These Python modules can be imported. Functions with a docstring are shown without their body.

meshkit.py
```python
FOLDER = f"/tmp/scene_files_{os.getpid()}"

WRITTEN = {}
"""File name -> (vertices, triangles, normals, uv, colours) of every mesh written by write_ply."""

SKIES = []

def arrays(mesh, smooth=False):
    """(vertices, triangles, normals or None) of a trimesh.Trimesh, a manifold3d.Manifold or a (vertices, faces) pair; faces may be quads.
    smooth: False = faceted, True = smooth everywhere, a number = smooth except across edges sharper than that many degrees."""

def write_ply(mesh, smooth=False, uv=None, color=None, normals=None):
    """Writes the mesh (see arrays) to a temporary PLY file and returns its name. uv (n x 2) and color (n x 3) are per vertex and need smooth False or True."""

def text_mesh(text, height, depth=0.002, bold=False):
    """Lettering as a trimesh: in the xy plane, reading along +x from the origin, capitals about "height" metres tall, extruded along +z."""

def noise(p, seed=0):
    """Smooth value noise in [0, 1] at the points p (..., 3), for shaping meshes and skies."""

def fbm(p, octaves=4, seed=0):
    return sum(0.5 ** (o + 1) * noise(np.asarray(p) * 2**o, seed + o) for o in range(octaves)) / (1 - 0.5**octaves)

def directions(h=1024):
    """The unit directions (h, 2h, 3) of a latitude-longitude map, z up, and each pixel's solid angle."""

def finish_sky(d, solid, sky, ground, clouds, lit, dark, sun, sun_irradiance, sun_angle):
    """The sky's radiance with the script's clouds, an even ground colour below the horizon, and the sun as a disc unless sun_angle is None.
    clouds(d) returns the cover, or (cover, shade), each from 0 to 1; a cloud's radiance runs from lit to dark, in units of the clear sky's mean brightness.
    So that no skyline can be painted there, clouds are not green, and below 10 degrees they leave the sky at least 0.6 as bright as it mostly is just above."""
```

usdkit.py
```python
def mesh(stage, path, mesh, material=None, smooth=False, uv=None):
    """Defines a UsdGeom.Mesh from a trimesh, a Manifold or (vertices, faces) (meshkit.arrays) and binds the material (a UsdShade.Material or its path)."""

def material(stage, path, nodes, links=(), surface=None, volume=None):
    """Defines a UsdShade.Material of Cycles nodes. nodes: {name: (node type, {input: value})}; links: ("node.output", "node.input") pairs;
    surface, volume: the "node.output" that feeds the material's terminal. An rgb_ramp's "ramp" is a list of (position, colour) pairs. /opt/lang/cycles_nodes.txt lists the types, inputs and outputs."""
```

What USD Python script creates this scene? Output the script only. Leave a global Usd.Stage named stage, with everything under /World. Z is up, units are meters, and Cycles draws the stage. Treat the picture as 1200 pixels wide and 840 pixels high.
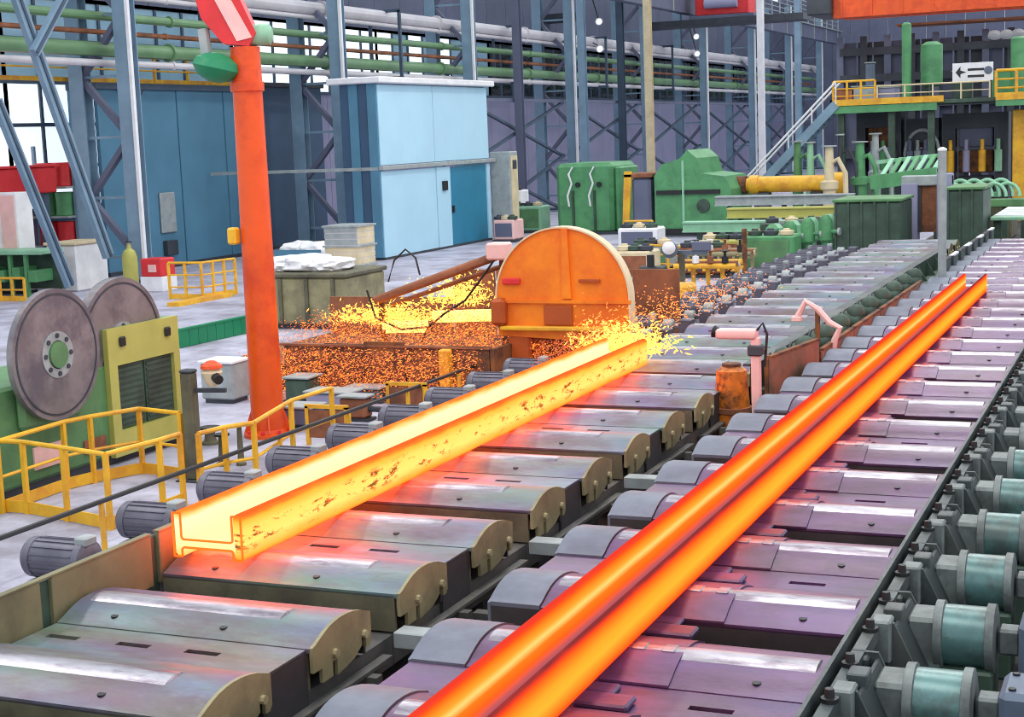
import math, random
import numpy as np, trimesh, usdkit, meshkit
from shapely.geometry import Polygon, Point, box as sbox
from pxr import Usd, UsdGeom, UsdLux, UsdShade, Gf, Sdf, Vt

stage = Usd.Stage.CreateInMemory()
UsdGeom.SetStageUpAxis(stage, 'Z'); UsdGeom.SetStageMetersPerUnit(stage, 1.0)
UsdGeom.Xform.Define(stage, '/World'); UsdGeom.Scope.Define(stage, '/World/Looks')
rnd = random.Random(7)

# ------------------------------------------------------------------ camera (on a walkway 4.7 m above the shop floor)
CAM_R = np.array([[0.92098541, 0.02065604, -0.38904909], [0.38772492, -0.14637339, 0.91007924], [-0.0381478, -0.98901373, -0.14281662]])
CAM_C, FPX = np.array([0, 0, 4.7]), 1805.8
cam = UsdGeom.Camera.Define(stage, '/World/camera')
mt = np.eye(4); mt[:3, 0], mt[:3, 1], mt[:3, 2], mt[:3, 3] = CAM_R[:, 0], -CAM_R[:, 1], -CAM_R[:, 2], CAM_C
cam.AddTransformOp().Set(Gf.Matrix4d(*mt.T.ravel().tolist()))
cam.CreateHorizontalApertureAttr(36.0); cam.CreateVerticalApertureAttr(25.2); cam.CreateFocalLengthAttr(36.0 * FPX / 1200)
cam.CreateClippingRangeAttr(Gf.Vec2f(0.1, 2000)); cam.CreateExposureAttr(0.0)

# ------------------------------------------------------------------ light: overcast daylight and the hall's high-bay lamps
dome = UsdLux.DomeLight.Define(stage, '/World/sky'); dome.CreateColorAttr(Gf.Vec3f(0.84, 0.92, 1.0)); dome.CreateIntensityAttr(0.4)
for i, (x, y) in enumerate([(-5, 6), (-5, 20), (-5, 36), (-5, 54), (-20, 14), (-20, 32), (-20, 52), (-20, 75), (-5, 80), (-20, 110)]):
    l = UsdLux.RectLight.Define(stage, f'/World/high_bay_light_{i:03d}'); l.AddTranslateOp().Set(Gf.Vec3d(x, y, 17))
    l.CreateWidthAttr(1.6); l.CreateHeightAttr(7); l.CreateIntensityAttr(24); l.CreateColorAttr(Gf.Vec3f(1.0, 0.97, 0.92))


def at(px, py, X=None, Y=None, Z=None):
    """The point of the plane X=, Y= or Z= that the photograph shows at this pixel."""
    d = CAM_R @ np.array([(px - 600) / FPX, (py - 420) / FPX, 1.0])
    t = (X - CAM_C[0]) / d[0] if X is not None else (Y - CAM_C[1]) / d[1] if Y is not None else (Z - CAM_C[2]) / d[2]
    return CAM_C + t * d


# ------------------------------------------------------------------ materials
def lin(c):
    c = np.asarray(c, float) / 255
    return tuple(np.where(c <= 0.04045, c / 12.92, ((c + 0.055) / 1.055) ** 2.4))


def M(name, rgb, rough=0.5, metal=0.0, var=0.22, scale=2.0, dirt=None, damt=0.5, dscale=1.3, bump=0.0, stretch=(1, 1, 1), tint=0.0):
    a = np.array(lin(rgb)); lo, hi = a * (1 - var), np.minimum(a * (1 + var), 0.95)
    n = {'g': ('geometry', {}), 'mp': ('mapping', {'scale': stretch}), 'n': ('noise_texture', {'scale': scale, 'detail': 6.0, 'roughness': 0.62}),
         'r': ('rgb_ramp', {'ramp': [(0.3, lo), (0.7, hi)]}), 'p': ('principled_bsdf', {'roughness': rough, 'metallic': metal})}
    k = [('g.position', 'mp.vector'), ('mp.vector', 'n.vector'), ('n.fac', 'r.fac')]
    src = 'r.color'
    if dirt is not None:
        n |= {'n2': ('noise_texture', {'scale': dscale, 'detail': 8.0, 'roughness': 0.7}), 'r2': ('rgb_ramp', {'ramp': [(0.46, (0, 0, 0)), (0.62, (damt,) * 3)]}),
              'bw': ('rgb_to_bw', {}), 'mx': ('mix', {'color2': lin(dirt)})}
        k += [('mp.vector', 'n2.vector'), ('n2.fac', 'r2.fac'), ('r2.color', 'bw.color'), ('bw.val', 'mx.fac'), ('r.color', 'mx.color1')]
        src = 'mx.color'
    if tint:
        n |= {'n4': ('noise_texture', {'scale': 1.1, 'detail': 5.0, 'roughness': 0.6}), 'hs': ('hsv', {'saturation': 1.7, 'value': 1.0}), 'tx': ('mix', {'mix_type': 'overlay', 'fac': tint})}
        k += [('mp.vector', 'n4.vector'), ('n4.color', 'hs.color'), (src, 'tx.color1'), ('hs.color', 'tx.color2')]
        src = 'tx.color'
    k.append((src, 'p.base_color'))
    if bump:
        n |= {'n3': ('noise_texture', {'scale': scale * 9, 'detail': 4.0}), 'b': ('bump', {'strength': bump, 'distance': 0.02})}
        k += [('mp.vector', 'n3.vector'), ('n3.fac', 'b.height'), ('b.normal', 'p.normal')]
    return usdkit.material(stage, '/World/Looks/' + name, n, k, surface='p.BSDF')


def hot(name, axis, stops, lo, hi, strength, scale=(1.2, 0.6, 3.0), scatter=0.18, marks=None):
    """Glowing steel: the surface's own temperature colour across the section (along one axis), a little uneven with scale."""
    n = {'g': ('geometry', {}), 's': ('separate_xyz', {}), 'm': ('map_range', {'from_min': lo, 'from_max': hi, 'clamp': True}),
         'mp': ('mapping', {'scale': scale}), 'n': ('noise_texture', {'scale': 3.0, 'detail': 5.0}),
         'a': ('math', {'math_type': 'multiply_add', 'value2': scatter, 'value3': -scatter / 2}), 'sum': ('math', {'math_type': 'add'}),
         'r': ('rgb_ramp', {'ramp': stops}), 'p': ('principled_bsdf', {'base_color': (0.02, 0.015, 0.012), 'roughness': 1.0, 'specular_ior_level': 0.0, 'emission_strength': strength})}
    k = [('g.position', 's.vector'), ('s.' + axis, 'm.value'), ('g.position', 'mp.vector'), ('mp.vector', 'n.vector'), ('n.fac', 'a.value1'),
         ('m.result', 'sum.value1'), ('a.value', 'sum.value2'), ('sum.value', 'r.fac')]
    src = 'r.color'
    if marks:  # flakes of dark scale along the middle of the face
        n |= {'mp2': ('mapping', {'scale': (1, 1.6, 5.0)}), 'n2': ('noise_texture', {'scale': 2.6, 'detail': 7.0, 'roughness': 0.75}),
              'mp3': ('mapping', {'scale': (0, 0.35, 0)}), 'n3': ('noise_texture', {'scale': 1.0, 'detail': 2.0}),
              'w': ('math', {'math_type': 'multiply_add', 'value2': 0.22}), 'r2': ('rgb_ramp', {'ramp': [(0.655, (0, 0, 0)), (0.70, (1, 1, 1))]}),
              'bd': ('rgb_ramp', {'ramp': [(0.12, (0, 0, 0)), (0.3, (1, 1, 1)), (0.66, (1, 1, 1)), (0.8, (0, 0, 0))]}),
              'bw': ('rgb_to_bw', {}), 'bw2': ('rgb_to_bw', {}), 'mu': ('math', {'math_type': 'multiply'}), 'mx': ('mix', {'color2': lin(marks)})}
        k += [('g.position', 'mp2.vector'), ('mp2.vector', 'n2.vector'), ('g.position', 'mp3.vector'), ('mp3.vector', 'n3.vector'), ('n3.fac', 'w.value1'), ('n2.fac', 'w.value3'),
              ('w.value', 'r2.fac'), ('r2.color', 'bw.color'), ('m.result', 'bd.fac'), ('bd.color', 'bw2.color'), ('bw.val', 'mu.value1'), ('bw2.val', 'mu.value2'),
              ('mu.value', 'mx.fac'), (src, 'mx.color1')]
        src = 'mx.color'
    k.append((src, 'p.emission_color'))
    return usdkit.material(stage, '/World/Looks/' + name, n, k, surface='p.BSDF')


def glow(name, rgb, strength):
    return usdkit.material(stage, '/World/Looks/' + name, {'p': ('principled_bsdf', {'base_color': lin((60, 40, 30)), 'emission_color': lin(rgb), 'emission_strength': strength})}, [], surface='p.BSDF')


L = {
    'concrete': M('concrete', (176, 174, 190), 0.75, var=0.3, scale=0.6, dirt=(120, 112, 124), damt=0.7, dscale=0.5),
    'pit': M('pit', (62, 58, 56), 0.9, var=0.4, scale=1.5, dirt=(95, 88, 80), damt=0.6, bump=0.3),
    'plate': M('plate', (116, 117, 126), 0.4, 0.2, var=0.25, scale=1.6, dirt=(84, 74, 84), damt=0.75, dscale=1.1, bump=0.12, stretch=(0.6, 1.6, 1), tint=0.5),
    'plate_violet': M('plate_violet', (98, 66, 104), 0.38, 0.15, var=0.25, scale=1.6, dirt=(60, 46, 64), damt=0.75, dscale=1.1, bump=0.12, stretch=(0.6, 1.6, 1), tint=0.3),
    'cap': M('cap', (108, 114, 128), 0.5, 0.2, var=0.2, scale=2.5, dirt=(86, 84, 100), damt=0.5),
    'roller': M('roller', (168, 164, 172), 0.36, 0.7, var=0.4, scale=4.0, dirt=(104, 90, 104), damt=0.85, dscale=3.0, stretch=(0.5, 2, 1)),
    'olive': M('olive', (148, 140, 104), 0.6, 0.1, var=0.2, scale=2.0, dirt=(98, 90, 70), damt=0.6),
    'olive_mid': M('olive_mid', (126, 120, 88), 0.6, 0.1, var=0.2, scale=2.0, dirt=(92, 88, 66), damt=0.6),
    'olive_dark': M('olive_dark', (104, 100, 78), 0.65, 0.1, var=0.2, scale=2.0, dirt=(64, 58, 52), damt=0.6),
    'dark_grey': M('dark_grey', (58, 54, 56), 0.75, 0.1, var=0.35, scale=2.5),  # dark grey; also carries the shadow on the second table's front plates
    'frame': M('frame', (92, 90, 88), 0.65, 0.2, var=0.3, scale=2.0, dirt=(128, 120, 108), damt=0.5),
    'rail_steel': M('rail_steel', (70, 76, 77), 0.5, 0.3, var=0.3, scale=3.0, dirt=(112, 112, 106), damt=0.5),
    'gusset': M('gusset', (52, 58, 58), 0.6, 0.1, var=0.25, scale=2.0),
    'stand_grey': M('stand_grey', (112, 118, 116), 0.5, 0.15, var=0.3, scale=4.0, dirt=(70, 72, 70), damt=0.7, dscale=3.0),
    'light_grey': M('light_grey', (158, 164, 164), 0.5, 0.1, var=0.2, scale=3.0),
    'teal': M('teal', (88, 122, 120), 0.3, 0.2, var=0.25, scale=4, dirt=(74, 76, 70), damt=0.7, dscale=3),
    'motor_box': M('motor_box', (92, 104, 122), 0.5, 0.1, var=0.2, scale=3.0),
    'motor': M('motor', (100, 97, 110), 0.45, 0.2, var=0.25, scale=4.0),
    'motor_far': M('motor_far', (150, 126, 134), 0.5, 0.1, var=0.3, scale=3.0),  # motor grey with the hot beam's pink glow mixed into the colour
    'bolt': M('bolt', (188, 178, 140), 0.4, 0.4, var=0.1),
    'yellow': M('yellow', (236, 178, 40), 0.5, var=0.15, scale=3.0, dirt=(196, 120, 40), damt=0.6),
    'orange': M('orange', (230, 84, 10), 0.42, var=0.12, scale=1.4, dirt=(200, 52, 10), damt=0.7),
    'hood': M('hood', (240, 130, 8), 0.55, var=0.12, scale=0.9, dirt=(220, 98, 8), damt=0.8, dscale=0.8),
    'hood_dark': M('hood_dark', (176, 78, 20), 0.6, var=0.2, scale=1.2),
    'red': M('red', (214, 44, 48), 0.45, var=0.15),
    'pink': M('pink', (238, 190, 184), 0.5, var=0.1),
    'white': M('white', (232, 230, 232), 0.5, var=0.1),
    'green': M('green', (86, 150, 98), 0.5, var=0.15, scale=1.0, dirt=(64, 116, 78), damt=0.6),
    'green_mach': M('green_mach', (92, 138, 88), 0.5, var=0.15, scale=1.2, dirt=(70, 104, 74), damt=0.6),
    'green_yellow': M('green_yellow', (182, 178, 92), 0.5, var=0.12, scale=1.5),
    'green_dark': M('green_dark', (62, 84, 70), 0.55, 0.05, var=0.3, scale=2.0, dirt=(44, 52, 46), damt=0.6),
    'green_pale': M('green_pale', (140, 190, 156), 0.5, var=0.15),
    'green_bright': M('green_bright', (16, 128, 84), 0.5, var=0.1),
    'pipe_green': M('pipe_green', (106, 142, 100), 0.4, var=0.15, scale=1.0),
    'pipe_olive': M('pipe_olive', (124, 128, 88), 0.5, var=0.2, scale=1.0),
    'pipe_white': M('pipe_white', (206, 200, 204), 0.45, var=0.12, scale=0.8),
    'disc': M('disc', (134, 128, 130), 0.42, 0.3, var=0.25, scale=1.6, dirt=(92, 88, 98), damt=0.8, dscale=1.3),
    'glow_orange': M('glow_orange', (214, 120, 30), 0.6, var=0.3, scale=4, dirt=(96, 52, 26), damt=0.95, dscale=5),  # orange glow on the housing put into its base colour
    'blue_steel': M('blue_steel', (124, 150, 170), 0.5, 0.05, var=0.15, scale=1.0),
    'blue_dark': M('blue_dark', (66, 82, 100), 0.55, 0.05, var=0.2, scale=1.0),
    'shed_blue': M('shed_blue', (80, 128, 154), 0.6, var=0.12, scale=0.5),
    'shed_navy': M('shed_navy', (58, 84, 112), 0.6, var=0.14, scale=0.5),
    'cyan': M('cyan', (176, 214, 232), 0.55, var=0.05, scale=0.5),
    'teal_door': M('teal_door', (42, 124, 156), 0.5, var=0.1, scale=1.0),
    'siding': M('siding', (150, 147, 176), 0.65, var=0.1, scale=0.5),
    'siding_dark': M('siding_dark', (96, 100, 122), 0.7, var=0.15, scale=0.5),
    'dark_steel': M('dark_steel', (58, 62, 70), 0.6, 0.1, var=0.3, scale=1.0),
    'rust': M('rust', (150, 92, 62), 0.8, var=0.3, scale=1.4, dirt=(98, 62, 46), damt=0.8),
    'rust_dark': M('rust_dark', (92, 58, 42), 0.85, var=0.4, scale=2.5, dirt=(150, 92, 40), damt=0.7, dscale=2.5),
    'brown_board': M('brown_board', (160, 106, 84), 0.75, var=0.2, scale=1.4, dirt=(104, 90, 74), damt=0.7),
    'beige': M('beige', (214, 196, 160), 0.6, var=0.15),
    'black': M('black', (28, 28, 30), 0.5, var=0.2),
    'blue_pane': M('blue_pane', (150, 186, 206), 0.15, var=0.1, scale=0.6),
    'sky_pane': None,
}
L['day_pane'] = usdkit.material(stage, '/World/Looks/lit_window_pane', {'p': ('principled_bsdf', {'base_color': (0.5, 0.55, 0.6), 'roughness': 0.2, 'emission_color': (0.86, 0.94, 1.0), 'emission_strength': 0.95})}, [], surface='p.BSDF')
L['sky_pane'] = usdkit.material(stage, '/World/Looks/window_pane', {'t': ('transparent_bsdf', {'color': (0.9, 0.96, 1.0)}), 'gl': ('glossy_bsdf', {'color': (0.9, 0.9, 0.9), 'roughness': 0.08}),
                                'f': ('fresnel', {'IOR': 1.45}), 'm': ('mix_closure', {})}, [('f.fac', 'm.fac'), ('t.BSDF', 'm.closure1'), ('gl.BSDF', 'm.closure2')], surface='m.closure')


# ------------------------------------------------------------------ mesh builder
class MB:
    def __init__(s): s.v, s.f, s.n = [], [], 0

    def add(s, v, f):
        v = np.asarray(v, float); s.v.append(v); s.f.append(np.asarray(f, int) + s.n); s.n += len(v); return s

    def tm(s, m): return s.add(m.vertices, m.faces)

    def box(s, x0, x1, y0, y1, z0, z1, c=0.0):
        a, b = np.minimum([x0, y0, z0], [x1, y1, z1]), np.maximum([x0, y0, z0], [x1, y1, z1])
        if c <= 0:
            v = np.array([[x, y, z] for x in (a[0], b[0]) for y in (a[1], b[1]) for z in (a[2], b[2])])
        else:
            c = min(c, 0.45 * min(b - a)); v = []
            for sx in (0, 1):
                for sy in (0, 1):
                    for sz in (0, 1):
                        p = np.array([b[0] if sx else a[0], b[1] if sy else a[1], b[2] if sz else a[2]]); d = c * np.array([1 - 2 * sx, 1 - 2 * sy, 1 - 2 * sz])
                        for k in range(3):
                            q = p + d; q[k] = p[k]; v.append(q)
            v = np.array(v)
        return s.hull(v)

    def hull(s, v):
        h = trimesh.convex.convex_hull(np.asarray(v, float)); return s.add(h.vertices, h.faces)

    def frame(s, p0, p1, up=(0, 0, 1)):
        p0, p1 = np.asarray(p0, float), np.asarray(p1, float); t = p1 - p0; ln = np.linalg.norm(t); t /= ln
        u = np.asarray(up, float)
        if abs(t @ u) > 0.98: u = np.array([0, 1.0, 0])
        a = np.cross(t, u); a /= np.linalg.norm(a); return p0, p1, a, np.cross(a, t)

    def bar(s, p0, p1, w, h=None, up=(0, 0, 1)):
        h = h or w; p0, p1, a, b = s.frame(p0, p1, up)
        return s.hull([p + i * a * w / 2 + j * b * h / 2 for p in (p0, p1) for i in (-1, 1) for j in (-1, 1)])

    def tube(s, p0, p1, r, n=10, r1=None):
        p0, p1, a, b = s.frame(p0, p1); r1 = r if r1 is None else r1; th = np.arange(n) * 2 * np.pi / n
        c = np.cos(th)[:, None] * a + np.sin(th)[:, None] * b
        v = np.vstack([p0 + c * r, p1 + c * r1, p0[None], p1[None]]); i = np.arange(n); j = (i + 1) % n
        return s.add(v, np.vstack([np.c_[i, j, i + n], np.c_[j, j + n, i + n], np.c_[j, i, np.full(n, 2 * n)], np.c_[i + n, j + n, np.full(n, 2 * n + 1)]]))

    def path(s, pts, r, n=8):
        v, f = _tube(pts, r, n); return s.add(v, f)

    def lathe(s, prof, p0, axis, n=24):
        """prof: (distance along the axis, radius) pairs from p0."""
        p0 = np.asarray(p0, float); _, _, a, b = s.frame(p0, p0 + np.asarray(axis, float)); t = np.asarray(axis, float) / np.linalg.norm(axis)
        th = np.arange(n) * 2 * np.pi / n; c = np.cos(th)[:, None] * a + np.sin(th)[:, None] * b
        v = np.vstack([p0 + t * d + c * r for d, r in prof]); fs = []; i = np.arange(n); j = (i + 1) % n
        for k in range(len(prof) - 1):
            q, w = k * n, (k + 1) * n; fs += [np.c_[i + q, j + q, i + w], np.c_[j + q, j + w, i + w]]
        m = len(prof) - 1; v = np.vstack([v, p0 + t * prof[0][0], p0 + t * prof[m][0]]); e = (m + 1) * n
        fs += [np.c_[j, i, np.full(n, e)], np.c_[i + m * n, j + m * n, np.full(n, e + 1)]]
        return s.add(v, np.vstack(fs))

    def prism(s, poly, a0, a1, plane='yz'):
        """A polygon (shapely or points) in the plane, extruded along the third axis from a0 to a1."""
        g = poly if hasattr(poly, 'exterior') else Polygon(poly)
        m = trimesh.creation.extrude_polygon(g, abs(a1 - a0), engine='earcut'); q = np.array(m.vertices); lo = min(a0, a1); f = m.faces
        if plane == 'yz': v = np.c_[q[:, 2] + lo, q[:, 0], q[:, 1]]
        elif plane == 'xz': v = np.c_[q[:, 0], q[:, 2] + lo, q[:, 1]]; f = f[:, ::-1]
        else: v = np.c_[q[:, 0], q[:, 1], q[:, 2] + lo]
        return s.add(v, f)

    def move(s, d):
        s.v = [v + np.asarray(d, float) for v in s.v]; return s

    def get(s): return np.vstack(s.v), np.vstack(s.f)


def _tube(points, radii, sides=8):
    p = np.asarray(points, float); t = np.gradient(p, axis=0); t /= np.linalg.norm(t, axis=1, keepdims=True) + 1e-12
    a = np.cross(t, np.where(np.abs(t[:, 2:]) < 0.9, [0, 0, 1.0], [1.0, 0, 0])); a /= np.linalg.norm(a, axis=1, keepdims=True) + 1e-12
    b, ang = np.cross(t, a), np.arange(sides) * 2 * np.pi / sides
    v = p[:, None] + radii * (np.cos(ang)[None, :, None] * a[:, None] + np.sin(ang)[None, :, None] * b[:, None])
    i, j = np.meshgrid(np.arange(len(p) - 1), np.arange(sides), indexing='ij')
    q = np.stack([i * sides + j, i * sides + (j + 1) % sides, (i + 1) * sides + (j + 1) % sides, (i + 1) * sides + j], -1).reshape(-1, 4)
    return v.reshape(-1, 3), np.vstack([q[:, [0, 1, 2]], q[:, [0, 2, 3]]])


USED = {}


def fresh(parent, name):
    k = USED.get((parent, name), -1) + 1; USED[(parent, name)] = k
    return f'{parent}/{name}' + (f'_{k:03d}' if k else '')


def tag(path, label=None, cat=None, group=None, kind=None):
    p = stage.GetPrimAtPath(path)
    for k, v in (('label', label), ('category', cat), ('group', group), ('kind', kind)):
        if v: p.SetCustomDataByKey(k, v)
    return path


def thing(name, label, cat, loc=(0, 0, 0), rz=0.0, group=None):
    path = fresh('/World', name); x = UsdGeom.Xform.Define(stage, path)
    x.AddTranslateOp().Set(Gf.Vec3d(*map(float, loc)))
    if rz: x.AddRotateZOp().Set(rz)
    return tag(path, label, cat, group)


def part(parent, name, mb, m, smooth=30, label=None):
    path = fresh(parent, name); usdkit.mesh(stage, path, mb.get(), L[m] if isinstance(m, str) else m, smooth=smooth)
    return tag(path, label) if label else path


def one(name, mb, m, label, cat, group=None, kind=None, smooth=30):
    return tag(part('/World', name, mb, m, smooth), label, cat, group, kind)


def struct(name, mb, m, smooth=False):
    return tag(part('/World', name, mb, m, smooth), kind='structure')


def dup(src, loc, label, rz=0.0, group=None):
    d = stage.GetPrimAtPath(src).GetCustomData(); name = src.rsplit('/', 1)[1]
    base = name[:-4] if name[-4:-3] == '_' and name[-3:].isdigit() else name
    path = thing(base, label, d['category'], loc, rz, group or d.get('group')); p = stage.GetPrimAtPath(path)
    p.GetReferences().AddInternalReference(src); p.SetInstanceable(True); return path


ORD = ['first', 'second', 'third', 'fourth', 'fifth', 'sixth', 'seventh', 'eighth', 'ninth', 'tenth', 'eleventh', 'twelfth', 'thirteenth', 'fourteenth', 'fifteenth', 'sixteenth',
       'seventeenth', 'eighteenth', 'nineteenth', 'twentieth', 'twenty-first', 'twenty-second', 'twenty-third', 'twenty-fourth', 'twenty-fifth', 'twenty-sixth', 'twenty-seventh', 'twenty-eighth']

# ================================================================== large structure
struct('floor', MB().box(-60, 12, -6, 185, -0.3, 0), 'concrete')
struct('trim_1', MB().box(-8.75, 1.5, -4, 100, 0.0, 0.03), 'pit')            # the dark trench floor under the roller tables

# ------------------------------------------------------------------ far side wall of the hall: siding sheets, window bands
COLS = [30.5, 45.9, 61.2, 75.4, 90.5, 105.5, 120.5, 136.0, 150.5, 165.0]
WX = -39.5
wl = thing('wall_left', None, None); tag(wl, kind='structure')
edges = [16.0] + COLS + [180.0]
for a, b in zip(edges[:-1], edges[1:]):
    n = 5
    for i in range(n):
        y0, y1 = a + (b - a) * i / n, a + (b - a) * (i + 1) / n
        if b > 62: part(wl, 'siding_sheet', MB().box(WX - 0.12 - 0.03 * (i % 2), WX, y0 + 0.02, y1 - 0.02, 0, 7.2), 'siding', False)
        part(wl, 'siding_sheet', MB().box(WX - 0.12 - 0.03 * (i % 2), WX, y0 + 0.02, y1 - 0.02, 10.6, 18), 'siding_dark', False)
        if b <= 62: part(wl, 'siding_sheet', MB().box(WX - 0.12 - 0.03 * (i % 2), WX, y0 + 0.02, y1 - 0.02, 0, 2.6), 'siding', False)
wn = 0
for a, b in zip(edges[:-1], edges[1:]):
    wn += 1; z0 = 2.6 if b <= 62 else 7.2
    w = thing(f'window_{wn}', None, None); tag(w, kind='structure')
    fr = MB()
    n = 8
    for i in range(n + 1):
        y = a + (b - a) * i / n; fr.box(WX - 0.1, WX + 0.04, y - 0.07, y + 0.07, z0, 10.6)
    rows = np.arange(z0, 10.61, 1.7 if z0 > 5 else 1.6)
    for z in list(rows) + [10.6]: fr.box(WX - 0.1, WX + 0.05, a, b, z - 0.07, z + 0.07)
    part(w, 'window_frame', fr, 'blue_dark', False)
    for i in range(n):
        for r0, r1 in zip(rows, list(rows[1:]) + [10.6]):
            if r1 - r0 > 0.3:
                y0, y1 = a + (b - a) * i / n, a + (b - a) * (i + 1) / n
                part(w, 'pane', MB().box(WX - 0.05, WX - 0.035, y0 + 0.07, y1 - 0.07, r0 + 0.07, r1 - 0.07), 'day_pane' if (wn <= 3 and r0 < 6.5) or wn == 4 or (wn == 5 and i % 2 == 0) else 'blue_pane' if wn <= 5 else 'sky_pane', False)
wb = thing('wall_back', None, None); tag(wb, kind='structure')
for i in range(26):
    part(wb, 'siding_sheet', MB().box(-40 + 2 * i + 0.02, -38 + 2 * i - 0.02, 172 - 0.05 * (i % 2), 172.2, 0, 20), 'siding_dark', False)

# ------------------------------------------------------------------ latticed building columns along the wall
def lattice_column(y, label):
    t = thing('lattice_column', label, 'steel column', (-34, y, 0), 0, None)
    for x in (0, -2.1):
        m = MB(); m.box(x - 0.3, x + 0.3, -0.26, -0.22, 0, 16); m.box(x - 0.3, x + 0.3, 0.22, 0.26, 0, 16); m.box(x - 0.03, x + 0.03, -0.22, 0.22, 0, 16)
        part(t, 'leg', m, 'blue_steel', False)
    z, k = 0.9, 0
    while z < 14.5:
        p0, p1 = ((-0.1, 0, z), (-2.0, 0, z + 2.1)) if k % 2 == 0 else ((-2.0, 0, z), (-0.1, 0, z + 2.1))
        part(t, 'lacing_bar', MB().bar(p0, p1, 0.26, 0.2), 'siding_dark', False); part(t, 'tie_bar', MB().bar((-0.1, 0, z), (-2.0, 0, z), 0.1), 'blue_steel', False)
        z += 2.15; k += 1
    part(t, 'cable_duct', MB().box(0.3, 0.42, -0.34, -0.2, 0.2, 16), 'white', False, 'pale cable duct up the front leg')
    part(t, 'base_plate', MB().box(-2.6, 0.45, -0.5, 0.5, 0, 0.12, 0.02), 'blue_dark')
    return t


col0 = lattice_column(COLS[1], 'blue latticed steel column behind the green machine with the grey discs')
for i, y in enumerate(COLS):
    if i in (0, 1): continue
    lab = ['', '', 'blue latticed steel column between the orange post and the pale blue cabin', 'blue latticed steel column rising behind the pale blue cabin'][i] if i < 4 else \
        f'blue latticed steel column in the far bays, {ORD[i - 4]} one past the pale blue cabin'
    dup(col0, (-34, y, 0), lab)
# the free-standing pipe-bridge stanchions in front of the far bays
for i, (px, y) in enumerate([(685, 88), (762, 92), (893, 110), (936, 118), (730, 100), (610, 82)]):
    p = at(px, 160, Y=y)
    h = MB(); h.box(-0.22, 0.22, -0.2, -0.17, 0, 14); h.box(-0.22, 0.22, 0.17, 0.2, 0, 14); h.box(-0.025, 0.025, -0.17, 0.17, 0, 14)
    t = thing('stanchion', ['thick blue steel stanchion rising behind the first green gearbox', 'slim pale stanchion standing between the two green gearboxes', 'white lower stanchion by the yellow shaft',
                            'grey steel stanchion just past the blue stair', 'dark stanchion behind the gap between the green gearboxes', 'grey stanchion just beside the pale blue cabin'][i], 'steel column', (p[0], p[1], 0))
    part(t, 'shaft', h, ['blue_steel', 'beige', 'white', 'blue_steel', 'blue_dark', 'siding_dark'][i], False); part(t, 'base_plate', MB().box(-0.4, 0.4, -0.4, 0.4, 0, 0.06), 'blue_dark', False)

# wind braces of the first bay
for i, (a, b, w) in enumerate([((14, -20), (127, 300), 0.42), ((-4, 118), (82, 334), 0.34), ((76, -6), (40, 62), 0.3)]):
    p, q = at(*a, X=-33.4 + .25 * (i == 2)), at(*b, X=-33.4 + .25 * (i == 2))
    t = thing('wind_brace', ['long blue diagonal brace crossing the first latticed column from the top edge', 'lower blue diagonal brace ending behind the grey discs', 'short blue diagonal brace crossing the long one high up'][i], 'brace')
    part(t, 'channel', MB().bar(p, q, w, 0.2, (1, 0, 0)), 'blue_steel', False)
    part(t, 'rib', MB().bar(p + [0.12, 0, 0], q + [0.12, 0, 0], 0.1, 0.06, (1, 0, 0)), 'blue_dark', False)

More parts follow.
